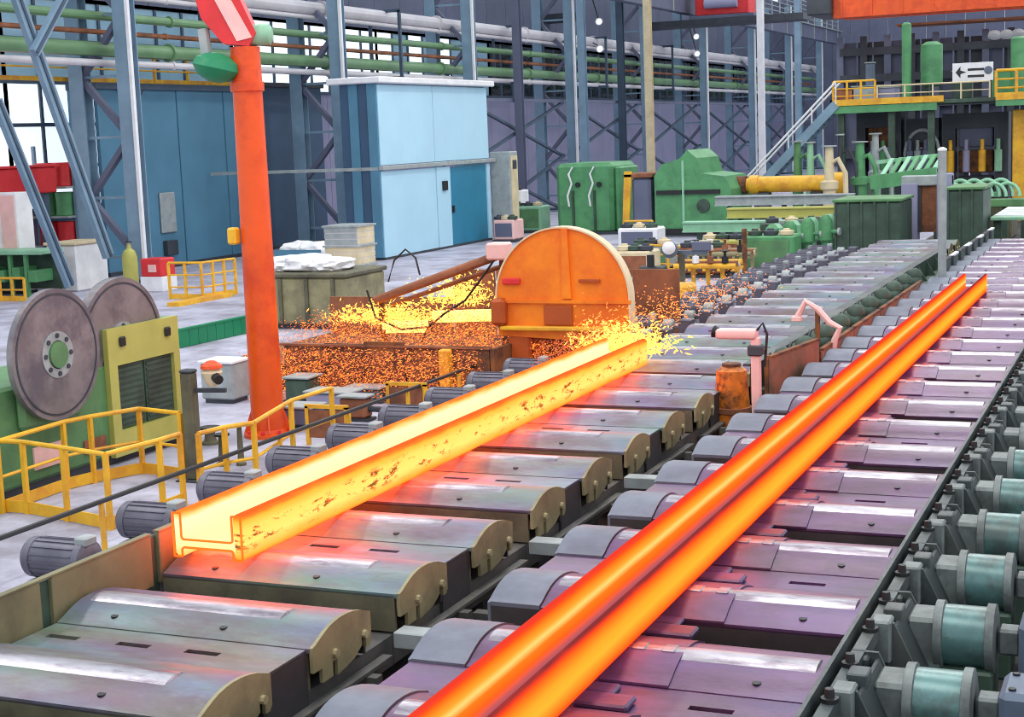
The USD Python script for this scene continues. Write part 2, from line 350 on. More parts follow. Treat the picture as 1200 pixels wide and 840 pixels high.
# ------------------------------------------------------------------ pipes running along the wall
for i, (py, r, m, lab) in enumerate([(20, 0.30, 'pipe_white', 'thick white pipe, topmost of the run along the wall'), (30, 0.10, 'pipe_white', 'thin white pipe just under the thick white one'),
                                     (49, 0.16, 'pipe_green', 'thin green pipe below the white pipes along the wall'), (62, 0.09, 'rust', 'thin rusty pipe between the two green pipes'),
                                     (77, 0.26, 'pipe_green', 'thick green pipe, lowest green one of the run along the wall'), (89, 0.13, 'pipe_white', 'pale pipe under the thick green one, lowest of the run')]):
    z = at(450, py, X=-35.2)[2]
    t = thing('wall_pipe', lab, 'pipe', (-35.2 + 0.12 * (i % 3), 0, z))
    part(t, 'pipe', MB().tube((0, 20, 0), (0, 168, 0), r, 12), m)
    for y in range(26, 166, 12): part(t, 'flange', MB().tube((0, y - 0.06, 0), (0, y + 0.06, 0), r * 1.35, 12), m)
for i, y in enumerate([38, 53.5, 68, 83, 98, 113]):
    z0 = at(450, 92, X=-35.2)[2]
    m = MB(); m.bar((-36, y, z0), (-34.2, y, z0), 0.16); m.bar((-35.9, y, z0), (-35.9, y, z0 + 3.2), 0.14); m.bar((-34.3, y, z0), (-34.3, y, z0 + 3.2), 0.14); m.bar((-36, y, z0 + 3.2), (-34.2, y, z0 + 3.2), 0.14)
    one('pipe_hanger', m, 'blue_dark', f'dark steel frame carrying the wall pipes, {ORD[i]} from the near end', 'bracket', None, None, False)

# ------------------------------------------------------------------ blue shed with a walkway on top, and the darker shed past it
t = thing('shed', 'blue sheet-clad shed behind the first latticed column', 'shed')
for i in range(6):
    part(t, 'cladding_sheet', MB().box(-36.9, -36.75 + 0.03 * (i % 2), 47.6 + 1.68 * i + 0.02, 47.6 + 1.68 * (i + 1) - 0.02, 0.15, 7.0), 'shed_blue', False)
part(t, 'roof_edge', MB().box(-38.0, -36.6, 47.4, 57.7, 7.0, 7.25, 0.03), 'blue_dark'); part(t, 'plinth', MB().box(-37, -36.7, 47.6, 57.6, 0, 0.15), 'dark_steel')
part(t, 'wall_panel', MB().box(-38.0, -36.9, 47.5, 47.6, 0, 7), 'shed_blue', False, 'side wall of the shed')
part(t, 'vent', MB().box(-36.75, -36.65, 51.0, 52.0, 1.4, 3.0, 0.03), 'light_grey'); part(t, 'switch_box', MB().box(-36.75, -36.5, 51.1, 51.8, 0.5, 1.1, 0.03), 'dark_steel')
part(t, 'bracket', MB().prism([(48.8, 7.0), (50.4, 7.0), (49.6, 6.3)], -36.72, -36.6), 'blue_dark', False)
t = thing('shed', 'dark navy shed between the orange post and the second latticed column', 'shed')
for i in range(4):
    part(t, 'cladding_sheet', MB().box(-37.6, -37.45 + 0.03 * (i % 2), 57.9 + 1.9 * i + 0.02, 57.9 + 1.9 * (i + 1) - 0.02, 0.1, 7.3), 'shed_navy', False)
part(t, 'roof_edge', MB().box(-39.3, -37.3, 57.8, 65.6, 7.3, 7.5, 0.02), 'dark_steel'); part(t, 'plinth', MB().box(-37.7, -37.4, 57.8, 65.6, 0, 0.12), 'dark_steel')


def railing(name, label, pts, h, m, cat='railing', mids=1, toe=True, pitch=None, w=0.05, group=None, toe_m=None):
    """Posts at pts (or every pitch metres along them), top rail, mid rails, toe board."""
    t = thing(name, label, cat, (0, 0, 0), 0, group); pts = [np.asarray(p, float) for p in pts]; posts = [pts[0]]
    for a, b in zip(pts[:-1], pts[1:]):
        n = max(1, round(np.linalg.norm(b - a) / pitch)) if pitch else 1
        posts += [a + (b - a) * k / n for k in range(1, n + 1)]
    for p in posts: part(t, 'post', MB().bar(p, p + [0, 0, h], w), m, False)
    for a, b in zip(pts[:-1], pts[1:]):
        part(t, 'top_rail', MB().tube(a + [0, 0, h], b + [0, 0, h], w * 0.55, 8), m)
        for k in range(mids): z = h * (k + 1) / (mids + 1); part(t, 'mid_rail', MB().tube(a + [0, 0, z], b + [0, 0, z], w * 0.4, 6), m)
        if toe: part(t, 'toe_board', MB().bar(a + [0, 0, 0.09], b + [0, 0, 0.09], 0.02, 0.16), toe_m or m, False)
    return t


railing('walkway_railing', 'yellow railing of the walkway on top of the blue shed', [(-36.7, 40, 7.25), (-36.7, 58, 7.25)], 1.0, 'yellow', pitch=2.2, w=0.09)

# ------------------------------------------------------------------ pale blue cabin
t = thing('cabin', 'pale blue sheet-metal cabin with a teal door', 'cabin'); x = -28.6; yA, yB = 54.5, 65.1; ym = at(508, 150, X=x)[1]; yd0, yd1 = at(513, 250, X=x)[1], at(529, 250, X=x)[1]
part(t, 'wall_panel', MB().box(x - 0.1, x, yA, ym - 0.02, 3.75, 6.9), 'cyan', False); part(t, 'wall_panel', MB().box(x - 0.1, x, ym + 0.02, yB, 3.75, 6.9), 'cyan', False)
part(t, 'wall_panel', MB().box(x - 0.1, x, yA, yd0 - 0.03, 0.1, 3.5), 'cyan', False)
part(t, 'post', MB().box(x - 0.1, x + 0.03, yd0, yd1 - 0.02, 0.1, 3.5), 'cyan', False)
d = part(t, 'door', MB().box(x - 0.1, x - 0.03, yd1, yB - 0.35, 0.1, 3.45), 'teal_door', False, 'teal door leaf'); part(d, 'handle', MB().box(x - 0.03, x + 0.05, yd1 + 0.15, yd1 + 0.3, 1.5, 1.8), 'black', False)
part(t, 'switch', MB().box(x + 0.03, x + 0.12, yd0 + 0.5, yd0 + 0.9, 2.5, 2.9), 'black', False)
part(t, 'post', MB().box(x - 0.1, x + 0.03, yB - 0.33, yB, 0.1, 3.5), 'cyan', False); part(t, 'ledge', MB().box(x - 0.1, x + 0.16, yA - 0.1, yB + 0.5, 3.55, 3.72, 0.02), 'light_grey')
part(t, 'roof', MB().box(-30.7, x + 0.3, yA - 0.35, yB + 0.3, 6.95, 7.2, 0.04), 'white'); part(t, 'plinth', MB().box(-30.2, x + 0.02, yA, yB, 0, 0.1), 'dark_steel')
for i in range(4): part(t, 'side_sheet', MB().box(-30.26 + 0.41 * i, -29.87 + 0.41 * i, yA - 0.06 - 0.05 * (i % 2), yA + 0.05, 0.1, 6.95), 'shed_blue' if i % 2 else 'shed_navy', False)
part(t, 'end_wall', MB().box(-30.3, x - 0.1, yB - 0.1, yB, 0.1, 6.95), 'cyan', False)
part(t, 'ledge', MB().box(-36.5, x - 0.1, yA - 0.12, yA - 0.06, 3.55, 3.68), 'light_grey', False)
t = thing('switch_cabinet', 'tall pinkish grey switch cabinet beside the teal door of the cabin', 'cabinet', (-28.3, 66.1, 0))
part(t, 'body', MB().box(-0.5, 0.5, -0.45, 0.5, 0.1, 4.0, 0.04), 'light_grey'); part(t, 'door', MB().box(0.5, 0.53, -0.35, 0.4, 0.3, 3.8), 'beige', False); part(t, 'base', MB().box(-0.45, 0.45, -0.4, 0.45, 0, 0.1), 'dark_steel'); part(t, 'vent', MB().box(0.53, 0.55, -0.2, 0.25, 3.2, 3.6), 'dark_steel')

# ------------------------------------------------------------------ clutter on the floor at the back left
t = thing('storage_box', 'olive green steel box with pale sacks on it, just past the orange post', 'box'); p = at(318, 372, Y=34); q = at(403, 320, Y=34)
part(t, 'body', MB().box(p[0], q[0], 34, 36.2, 0.12, q[2] - 0.12, 0.05), 'olive'); part(t, 'lid', MB().box(p[0] - 0.06, q[0] + 0.06, 33.94, 36.26, q[2] - 0.12, q[2], 0.03), 'olive_dark')
for k in (0.15, 0.5, 0.85): part(t, 'rib', MB().box(p[0] + (q[0] - p[0]) * k - 0.05, p[0] + (q[0] - p[0]) * k + 0.05, 33.94, 34, 0.14, q[2] - 0.14), 'olive_dark', False)
part(t, 'skid', MB().box(p[0], q[0], 34.1, 36, 0, 0.12), 'dark_steel')
def sack(w, d, h, seed):
    m = trimesh.creation.icosphere(3); v = np.array(m.vertices); v = np.sign(v) * np.abs(v) ** 0.6; nn = meshkit.fbm(v * 2.2 + seed, 3, seed)
    v = v * [w / 2, d / 2, h / 2] * (0.8 + 0.4 * nn[:, None]); v[:, 2] = np.maximum(v[:, 2], -h * 0.4); v[:, 2] += h * 0.4; return v, m.faces
for i, (px, wd, hh) in enumerate([(334, 1.0, 0.4), (362, 1.1, 0.46), (390, 0.9, 0.36)]):
    s = at(px, 318, Y=34.9); one('sack', MB().add(*sack(wd, 1.3, hh, i + 3)).move((s[0], 34.9, q[2])), 'white', ['pale sack on the olive box, the one touching the orange post in view', 'pale sack in the middle of the olive box', 'pale sack at the far end of the olive box'][i], 'sack')
# a low blue cart with covered loads behind it
t = thing('cart', 'low blue cart loaded with white covered bundles behind the olive box', 'cart'); p, q = at(324, 316, Y=46), at(376, 290, Y=46)
part(t, 'bed', MB().box(p[0], q[0], 46, 47.6, 0.5, 0.66, 0.02), 'blue_dark'); part(t, 'side_board', MB().box(p[0], q[0], 45.96, 46, 0.66, 1.1), 'shed_blue', False)
for sx in (0.15, 0.85):
    part(t, 'wheel', MB().tube((p[0] + (q[0] - p[0]) * sx, 46.0, 0.26), (p[0] + (q[0] - p[0]) * sx, 46.2, 0.26), 0.26, 16), 'black'); part(t, 'leg', MB().bar((p[0] + (q[0] - p[0]) * sx, 47.4, 0), (p[0] + (q[0] - p[0]) * sx, 47.4, 0.5), 0.1), 'black')
for k in range(2): one('bundle', MB().add(*sack(1.0, 1.4, 0.75, 20 + k)).move((p[0] + 0.45 + 0.75 * k, 46.8, 0.66)), 'white', ['white wrapped bundle on the blue cart beside the orange post', 'white wrapped bundle on the blue cart beside the wooden crates'][k], 'bundle')
p = at(383, 312, Y=45)
for k in range(3):
    z0 = k * 0.66; t = thing('crate', ['lowest of the stacked pale crates before the second latticed column', 'middle one of the stacked pale crates before the second latticed column', 'topmost of the stacked pale crates, with a grey lid'][k], 'crate', (p[0] + 0.65, 45.5, z0))
    for j in range(3): part(t, 'plank', MB().box(-0.62, 0.62, -0.62, -0.6, 0.03 + 0.2 * j, 0.2 + 0.2 * j), 'beige' if k < 2 else 'light_grey', False); part(t, 'plank', MB().box(0.6, 0.62, -0.6, 0.6, 0.03 + 0.2 * j, 0.2 + 0.2 * j), 'beige', False)
    part(t, 'body', MB().box(-0.6, 0.6, -0.6, 0.6, 0.0, 0.6), 'white', False); part(t, 'lid', MB().box(-0.68, 0.68, -0.66, 0.66, 0.6, 0.66), 'light_grey', False)
# red box, yellow barrier, green kerb
p = at(186, 326, Y=43); t = thing('tool_chest', 'bright red tool chest by the foot of the first latticed column', 'chest', (p[0], 43, 0)); zt = at(186, 302, Y=43)[2]
part(t, 'body', MB().box(-0.42, 0.42, -0.4, 0.4, 0.5, zt, 0.04), 'red'); part(t, 'label_plate', MB().box(-0.1, 0.22, -0.42, -0.4, zt - 0.45, zt - 0.2), 'pink', False); part(t, 'base', MB().box(-0.45, 0.45, -0.42, 0.42, 0, 0.5, 0.02), 'white')
pts = [at(200, 352, Y=40.5) * [1, 1, 0], at(238, 350, Y=40.5) * [1, 1, 0], at(277, 342, Y=42.0) * [1, 1, 0]]
railing('safety_railing', 'yellow safety railing on the floor before the blue shed', pts, 1.15, 'yellow', mids=2, pitch=0.55, w=0.07)
one('kerb', MB().bar(at(203, 357, Z=0.06), at(266, 345, Z=0.06), 0.45, 0.12), 'yellow', 'yellow painted kerb on the floor before the yellow safety railing', 'kerb', None, None, False)
t = thing('low_wall', 'low bright green wall on the floor beside the orange post', 'wall'); a, b = at(211, 408, Z=0), at(292, 390, Z=0); u = (b - a) / 8
for k in range(8): part(t, 'panel', MB().bar(a + u * (k + 0.02) + [0, 0, 0.22], a + u * (k + 0.98) + [0, 0, 0.22], 0.06, 0.42), 'green_bright', False)
part(t, 'rail', MB().bar(a + [0, 0, 0.44], b + [0, 0, 0.44], 0.12, 0.04), 'green_bright', False)
# behind the first column: red beam, white cabinets, green bench
t = thing('red_beam', 'red painted box beam lying across trestles under the windows at the far left', 'beam'); zr = at(14, 212, X=-38.2)[2]
part(t, 'beam', MB().box(-38.5, -37.9, 36, 46.4, zr - .5, zr + .45, 0.04), 'red')
for yy in (38.0, 43.4, 46.0): part(t, 'trestle', MB().bar((-38.2, yy, 0), (-38.2, yy, zr - .5), 0.25), 'blue_dark', False)
part(t, 'flange', MB().box(-38.6, -37.8, 36, 46.5, zr + .45, zr + .53), 'red')
p = at(66, 232, X=-38.55); t = thing('rack', 'tall rack of red and green drums seen through the legs of the first column', 'rack', (p[0], p[1], 0))
for xx in (-0.9, 0.9): part(t, 'upright', MB().bar((xx, 0, 0), (xx, 0, 5.0), 0.12), 'blue_steel', False)
for zz, mm in ((1.2, 'red'), (2.3, 'green'), (3.4, 'red')):
    part(t, 'shelf', MB().box(-0.9, 0.9, -0.5, 0.5, zz, zz + 0.08), 'light_grey', False)
for k, (zz, mm) in enumerate(((1.28, 'red'), (2.38, 'green'), (3.48, 'red'))):
    for j in range(2):
        one('drum', MB().lathe([(0, .36), (.03, .38), (.3, .36), (.6, .36), (.85, .38), (.88, .35)], (p[0] - 0.42 + 0.84 * j, p[1], zz), (0, 0, 1), 18), mm, f'{mm} drum on the {["low", "middle", "top"][k]} shelf of the rack, {["nearer the red beam", "nearer the blue shed"][j]}', 'drum')
p = at(10, 246, X=-36.5); t = thing('control_cabinet', 'white control cabinet at the far left below the red beam', 'cabinet', (p[0], p[1], 0))
part(t, 'body', MB().box(-0.9, 0.7, -0.4, 0.4, 0.1, p[2] + 0.6, 0.03), 'white'); part(t, 'door', MB().box(-0.75, -0.05, -0.43, -0.4, 0.25, p[2] + 0.5), 'white', False); part(t, 'door', MB().box(0.0, 0.6, -0.43, -0.4, 0.25, p[2] + 0.5), 'pink', False); part(t, 'base', MB().box(-0.85, 0.65, -0.38, 0.38, 0, 0.1), 'black')
p, q = at(-8, 318, Y=41), at(56, 292, Y=41); t = thing('work_bench', 'green machine bench at the far left behind the grey discs', 'bench')
part(t, 'top', MB().box(-37.7, q[0], 40.6, 41.8, q[2] - 0.16, q[2], 0.03), 'green_pale'); part(t, 'back_panel', MB().box(-37.7, q[0], 41.6, 41.8, 0.2, q[2] - 0.16), 'green_dark', False)
for k in range(5): xx = -37.6 + (q[0] + 37.2) * (0.04 + 0.21 * k); part(t, 'leg', MB().bar((xx, 40.8, 0), (xx, 40.8, q[2] - 0.16), 0.12), 'green', False); part(t, 'drawer', MB().box(xx + 0.1, xx + 0.42, 40.7, 41.6, 0.5 + 0.1 * (k % 2), 0.9 + 0.1 * (k % 2), 0.02), 'green', True)
railing('bench_railing', 'yellow railing in front of the green machine bench', [(p[0] - 2, 39.6, 0), (q[0] + 0.1, 39.6, 0)], 0.75, 'yellow', pitch=0.5, w=0.07, mids=1)
p, q = at(57, 338, Y=42.5), at(88, 284, Y=42.5); t = thing('tank', 'pale grey square tank below the long diagonal brace', 'tank')
part(t, 'body', MB().box(p[0], q[0], 42.5, 44.2, 0.0, q[2] - 0.1, 0.05), 'white'); part(t, 'lid', MB().box(p[0] - 0.05, q[0] + 0.05, 42.44, 44.26, q[2] - 0.1, q[2], 0.02), 'beige'); part(t, 'gauge', MB().tube((p[0] + 0.2, 42.5, 0.8), (p[0] + 0.2, 42.42, 0.8), 0.12, 14), 'beige')
p = at(153, 318, Y=43.5); t = thing('gas_cylinder', 'olive gas cylinder standing against the first latticed column', 'cylinder', (p[0], 43.5, 0))
zt = at(153, 284, Y=43.5)[2]; part(t, 'body', MB().lathe([(0, .24), (.05, .26), (zt - .5, .26), (zt - .3, .2), (zt - .2, .08), (zt - .1, .08)], (0, 0, 0), (0, 0, 1), 20), 'green_yellow'); part(t, 'valve', MB().tube((0, 0, zt - .1), (0, 0, zt), 0.06, 10), 'bolt'); part(t, 'handwheel', MB().tube((0, 0, zt), (0, 0, zt + .03), 0.11, 14), 'black')

# ------------------------------------------------------------------ green machine with two big grey discs
t = thing('disc_machine', 'green machine with two big grey steel discs on its side', 'machine'); X0 = -14.6
part(t, 'body', MB().box(X0 - 1.6, X0, 12.4, 20.45, 0.12, 1.55, 0.05), 'green_mach'); part(t, 'base', MB().box(X0 - 1.7, X0 - 0.05, 12.3, 20.4, 0, 0.12), 'dark_steel')
fr = sbox(18.62, 0.12, 20.42, 2.07).difference(sbox(18.82, 0.5, 20.26, 1.5))
part(t, 'door_frame', MB().prism(fr, X0, X0 + 0.09), 'green_yellow', False, 'yellow green frame around the dark louvre doors')
part(t, 'housing', MB().box(X0 - 1.6, X0 - 0.01, 18.6, 20.44, 1.55, 2.06, 0.03), 'green_mach')
for a, b in ((18.83, 19.5), (19.55, 20.25)):
    d = part(t, 'louvre_door', MB().box(X0 - 0.02, X0 + 0.03, a, b, 0.52, 1.48), 'green_dark', False)
    part(d, 'slat', (lambda m: [m.box(X0 + 0.03, X0 + 0.045, a + 0.04, b - 0.04, 0.58 + 0.09 * k, 0.63 + 0.09 * k) for k in range(10)] and m)(MB()), 'green_dark', False)
for y in (18.95, 20.1): part(t, 'lifting_lug', MB().box(X0 + 0.09, X0 + 0.14, y - 0.07, y + 0.07, 1.78, 1.93, 0.02), 'black')
part(t, 'pedestal', MB().box(X0 - 0.02, X0 + 0.14, 16.6, 17.9, 0.9, 2.4, 0.2), 'green_mach')
for (y, z, x, r, w) in ((17.28, 1.90, X0 + 0.16, 0.93, 0.1), (19.15, 1.8, X0 - 0.18, 1.0, 0.16)):
    ring = Point(y, z).buffer(r, 64).difference(Point(y, z).buffer(0.2, 24)); d = part(t, 'disc', MB().prism(ring, x, x + w), 'disc', 40)
    part(d, 'rim_groove', MB().prism(Point(y, z).buffer(r * 0.93, 64).difference(Point(y, z).buffer(r * 0.9, 64)), x + w, x + w + 0.008), 'dark_steel', False)
    part(d, 'hub', MB().tube((x - 0.1, y, z), (x + w + 0.04, y, z), 0.19, 20), 'green_mach')
    for k in range(8): an = k * math.pi / 4; part(d, 'bolt', MB().tube((x + w, y + 0.27 * math.cos(an), z + 0.27 * math.sin(an)), (x + w + 0.03, y + 0.27 * math.cos(an), z + 0.27 * math.sin(an)), 0.035, 8), 'dark_steel')
    part(d, 'flange', MB().prism(Point(y, z).buffer(0.33, 32).difference(Point(y, z).buffer(0.2, 24)), x + w, x + w + 0.012), 'light_grey', False)
part(t, 'panel', MB().box(X0, X0 + 0.03, 16.9, 17.5, 0.3, 0.62), 'pink', False, 'faded pink plate near the floor'); part(t, 'panel', MB().box(X0, X0 + 0.03, 18.0, 18.5, 0.3, 0.5), 'rust', False)

# ------------------------------------------------------------------ yellow railings at the near left
fl = lambda px, py: at(px, py, Z=0) * [1, 1, 0]
railing('pit_railing', 'yellow pit railing in front of the green disc machine, near side of the pit', [fl(-40, 597), fl(33, 602), fl(80, 611), fl(130, 621), fl(192, 601), fl(216, 592)], 0.97, 'yellow', mids=0, w=0.06)
railing('pit_railing', 'yellow pit railing in front of the green disc machine, far side of the pit', [np.array([-14.15, 15.7, 0]), np.array([-14.2, 17.1, 0]), fl(111, 566), fl(168, 555), fl(216, 562)], 0.97, 'yellow', mids=1, w=0.06)
railing('pit_railing', 'short yellow railing between the dark post and the orange post', [fl(238, 592), fl(268, 583), fl(302, 577), fl(345, 545), fl(392, 527)], 0.97, 'yellow', mids=1, w=0.06, toe=False)
p = fl(229, 562); t = thing('sensor_post', 'dark grey post carrying a sensor head on a short arm', 'post', p)
part(t, 'post', MB().box(-0.09, 0.09, -0.09, 0.09, 0.02, 1.55, 0.015), 'olive_dark'); part(t, 'base_plate', MB().box(-0.2, 0.2, -0.2, 0.2, 0, 0.02), 'dark_steel'); part(t, 'arm', MB().bar((0, 0, 1.3), (0.55, 0.1, 1.3), 0.06), 'dark_steel'); part(t, 'cap', MB().box(-0.1, 0.1, -0.1, 0.1, 1.55, 1.6, 0.02), 'dark_steel')
h = part(t, 'sensor_head', MB().lathe([(0, .06), (.06, .1), (.2, .15), (.27, .1), (.3, .03)], (0.36, 0.06, 1.36), (0, 0, 1), 16), 'beige', 40, 'orange capped sensor head'); part(h, 'lens', MB().tube((0.46, 0.0, 1.5), (0.55, -0.06, 1.47), 0.07, 12), 'black'); part(h, 'cap', MB().lathe([(0, .16), (.04, .15), (.1, .06), (.11, .02)], (0.36, 0.06, 1.62), (0, 0, 1), 16), 'orange')
for i, (px, py, r, h) in enumerate([(262, 545, 0.07, 0.45), (283, 545, 0.05, 0.6), (247, 520, 0.1, 0.25)]):
    p = fl(px, py); t = thing('floor_valve', ['dark floor valve between the sensor post and the orange post', 'tall thin floor valve close to the orange post', 'squat floor valve right behind the sensor post'][i], 'valve', p)
    part(t, 'stem', MB().lathe([(0, r * 1.5), (.04, r * 1.5), (.06, r), (h, r * 0.7)], (0, 0, 0), (0, 0, 1), 12), 'olive_dark'); part(t, 'handwheel', MB().tube((0, 0, h), (0, 0, h + 0.03), r * 1.7, 14), 'black')
p = fl(266, 470); t = thing('cable_box', 'pale grey cable box standing just left of the orange post', 'box', (p[0], p[1], 0))
part(t, 'body', MB().box(-0.35, 0.35, -0.3, 0.3, 0.08, 0.75, 0.03), 'light_grey'); part(t, 'lid', MB().box(-0.38, 0.38, -0.33, 0.33, 0.75, 0.8, 0.01), 'white'); part(t, 'foot', MB().box(-0.3, 0.3, -0.25, 0.25, 0, 0.08), 'dark_steel')
t = thing('conduit', 'long black conduit running above the floor beside the drive motors', 'pipe'); part(t, 'pipe', MB().tube((-11.6, 8, 0.6), (-11.5, 26, 0.6), 0.032, 8), 'black')
for k in range(9): part(t, 'support', MB().bar((-11.6 + 0.0055 * (2 * k), 8.5 + 2 * k, 0), (-11.6 + 0.0055 * (2 * k), 8.5 + 2 * k, 0.58), 0.05), 'yellow' if k > 2 else 'dark_steel', False)

# ------------------------------------------------------------------ orange post with red jib foot
p = at(315, 510, Z=0); t = thing('jib_post', 'tall bright orange round post with a red jib on top', 'post', (p[0], p[1], 0)); hz = 6.25
part(t, 'column', MB().lathe([(0.1, .27), (5.55, .235), (5.56, .27), (5.7, .27), (5.71, .24), (hz, .235)], (0, 0, 0), (0, 0, 1), 28), 'orange')
part(t, 'base_flange', MB().lathe([(0, .4), (.06, .4), (.07, .3), (.12, .28)], (0, 0, 0), (0, 0, 1), 28), 'orange')
for k in range(8): an = k * math.pi / 4 + 0.3; part(t, 'bolt', MB().tube((0.35 * math.cos(an), 0.35 * math.sin(an), 0.06), (0.35 * math.cos(an), 0.35 * math.sin(an), 0.12), 0.03, 8), 'red')
for k in range(4): an = k * math.pi / 2 + 0.6; part(t, 'stiffener', MB().hull([(math.cos(an) * r_ - math.sin(an) * o, math.sin(an) * r_ + math.cos(an) * o, z_) for o in (-.012, .012) for r_, z_ in ((.24, .08), (.39, .08), (.24, .5))]), 'orange', False)
u = np.array([CAM_R[0, 0], CAM_R[1, 0], 0]); u /= np.linalg.norm(u); w_ = np.array([-u[1], u[0], 0])
J = lambda a, z, o=0.0: tuple(u * a + w_ * o + [0, 0, z])
j = part(t, 'jib', MB().hull([J(a, z, o) for o in (-.22, .22) for a, z in ((-.72, 7.1), (-.05, 7.1), (.22, 6.45), (.1, 6.25), (-.3, 6.3), (-.62, 6.7))]), 'red', False, 'red jib box')
part(j, 'plate', MB().hull([J(a, z, o) for o in (-.24, -.22) for a, z in ((-.45, 7.1), (-.2, 7.1), (.16, 6.38), (-.08, 6.33))]), 'pink', False)  # white-pink highlight on the red jib, laid on as a pink piece
part(t, 'lamp_bowl', MB().lathe([(0, .1), (.08, .28), (.22, .38), (.34, .34), (.42, .2), (.46, .05)], J(-.5, 5.72, -.15), J(.25, 1.0), 20), 'green_bright', 40, 'dark green bowl under the jib')
part(t, 'arm', MB().tube(J(-.58, 6.0, -.1), J(-.62, 6.55, -.1), 0.09, 10), 'light_grey'); part(t, 'motor', MB().lathe([(0, .1), (.05, .17), (.35, .17), (.4, .1)], J(.05, 6.42), J(1, 0.05), 14), 'green_pale', 30)
part(t, 'junction_box', MB().box(-0.36, -0.2, -0.32, -0.14, 3.15, 3.42, 0.03), 'yellow')

# ================================================================== the two roller tables
HUMP = [(0, .95), (.06, .966), (.12, .992), (.2, 1.022), (.28, 1.045), (.36, 1.058), (.45, 1.064), (.56, 1.06), (.66, 1.046), (.76, 1.022), (.85, .99), (.92, .965)]


def hump(m, x0, x1, y, dz=0.0):
    top = [(y + a, b + dz) for a, b in HUMP]; low = [(y + a, b + dz - 0.035) for a, b in HUMP][::-1]
    return m.prism(top + low, x0, x1)


def section(name, label, cat, W, left, loc):
    t = thing(name, label, cat, loc); A, B = 0.0, 1.51; pm = 'plate' if left else 'plate_violet'
    for y in (A, B):
        m = MB()
        if left: hump(m, -W, 0.0, y)
        else: hump(m, -W + 0.44, 0.0, y)
        h = part(t, 'hump_cover', m, pm, 30)
        if not left:
            part(t, 'end_cap', hump(MB(), -W, -W + 0.43, y, 0.014), 'cap', 30, 'grey end cap of a roller hump')
            part(t, 'liner_plate', hump(MB(), -1.5, -1.0, y, 0.016), pm, 30)
            for x in (-1.38, -1.16): part(t, 'skid_block', MB().box(x, x + 0.1, y + 0.36, y + 0.5, 1.06, 1.088, 0.008), 'roller')  # two short highlights on the liner plate, set in as bright blocks
            part(t, 'wear_block', MB().box(-1.5, -1.12, y + 0.98, y + 1.2, 0.95, 1.0, 0.015), pm); part(t, 'wear_block', MB().box(-1.62, -1.3, y + 1.24, y + 1.42, 0.94, 0.985, 0.015), pm)
        part(t, 'roller', MB().lathe([(0, .26), (.02, .292)] + [((W - .5) * k / 6, .292) for k in range(1, 6)] + [(W - .52, .292), (W - .5, .26)], (-W + (0.08 if left else 0.46), y + 0.44, .79), (1, 0, 0), 40), 'roller', 40, 'bright worn roller surface')
        part(t, 'front_plate', MB().box(-W, -0.03, y, y + 0.03, 0.62, 0.93), 'olive_dark' if left else 'dark_grey', False)  # second table's fronts: their shadow is put into the darker colour
        part(t, 'rear_plate', MB().box(-W, -0.03, y + 0.88, y + 0.91, 0.62, 0.93), 'dark_grey', False)
        for x in ((-W * 0.8, -W * 0.36) if left else (-0.42, -2.0)): part(h, 'bolt_hole', MB().tube((x, y + 0.14, 0.985), (x, y + 0.138, 1.004), 0.032, 10), 'black')
        # end plate with notched feet and bolts
        for x0 in ((-0.005,) if left else (-W - 0.025,)):
            top = [(y + a, b + 0.006) for a, b in HUMP]
            foot = [(.92, .74), (.885, .70), (.83, .70), (.83, .80), (.76, .80), (.76, .74), (.62, .67), (.36, .63), (.36, .76), (.29, .76), (.29, .645), (.13, .645), (.13, .76), (0, .76)]
            e = part(t, 'end_plate', MB().prism(top + [(y + a, b) for a, b in foot], x0, x0 + 0.03), 'olive' if left else 'cap', False, 'olive arched end plate with notched feet' if left else None)
            if left:
                for by in (.325, .795): part(e, 'bolt', MB().tube((x0 + 0.03, y + by, .82), (x0 + 0.06, y + by, .82), 0.035, 8), 'bolt')
    # slotted deck between the humps, strip behind the second one
    d = sbox(-W, 0.94, -0.03, B - 0.012)
    for x in ((-2.06, -1.39, -0.76) if left else (-0.62, -2.1)): d = d.difference(sbox(x - 0.15, 1.185, x + 0.15, 1.26))
    part(t, 'deck_plate', MB().prism(d, 0.915, 0.945, 'xy'), pm, False)
    part(t, 'rear_strip', MB().box(-W, -0.1, 2.43, 2.58, 0.86, 0.89), pm, False)
    part(t, 'side_plate', MB().box(-0.06, -0.03, 0.92, 1.51, 0.5, 0.93) if left else MB().box(0.0, 0.03, 0, 2.95, 0.55, 1.09), 'dark_grey' if left else 'rail_steel', False)
    for x in (-W + 0.12, -0.16): part(t, 'frame_beam', MB().box(x - 0.1, x + 0.1, 0, 2.94, 0.34, 0.6), 'frame', False)
    for x in (-W + 0.12, -0.16):
        for y in (0.45, 1.95): part(t, 'leg', MB().box(x - 0.12, x + 0.12, y - 0.15, y + 0.15, 0.03, 0.34), 'dark_grey', False)
    if left:
        part(t, 'angle_iron', MB().bar((0.02, 0.3, 0.5), (0.02, 2.7, 0.5), 0.09, 0.03), 'frame', False); part(t, 'side_post', MB().bar((0.1, 1.1, 0.03), (0.1, 1.1, 0.48), 0.1), 'frame', False); part(t, 'side_post', MB().bar((0.1, 2.3, 0.03), (0.1, 2.3, 0.48), 0.1), 'frame', False)
    return t


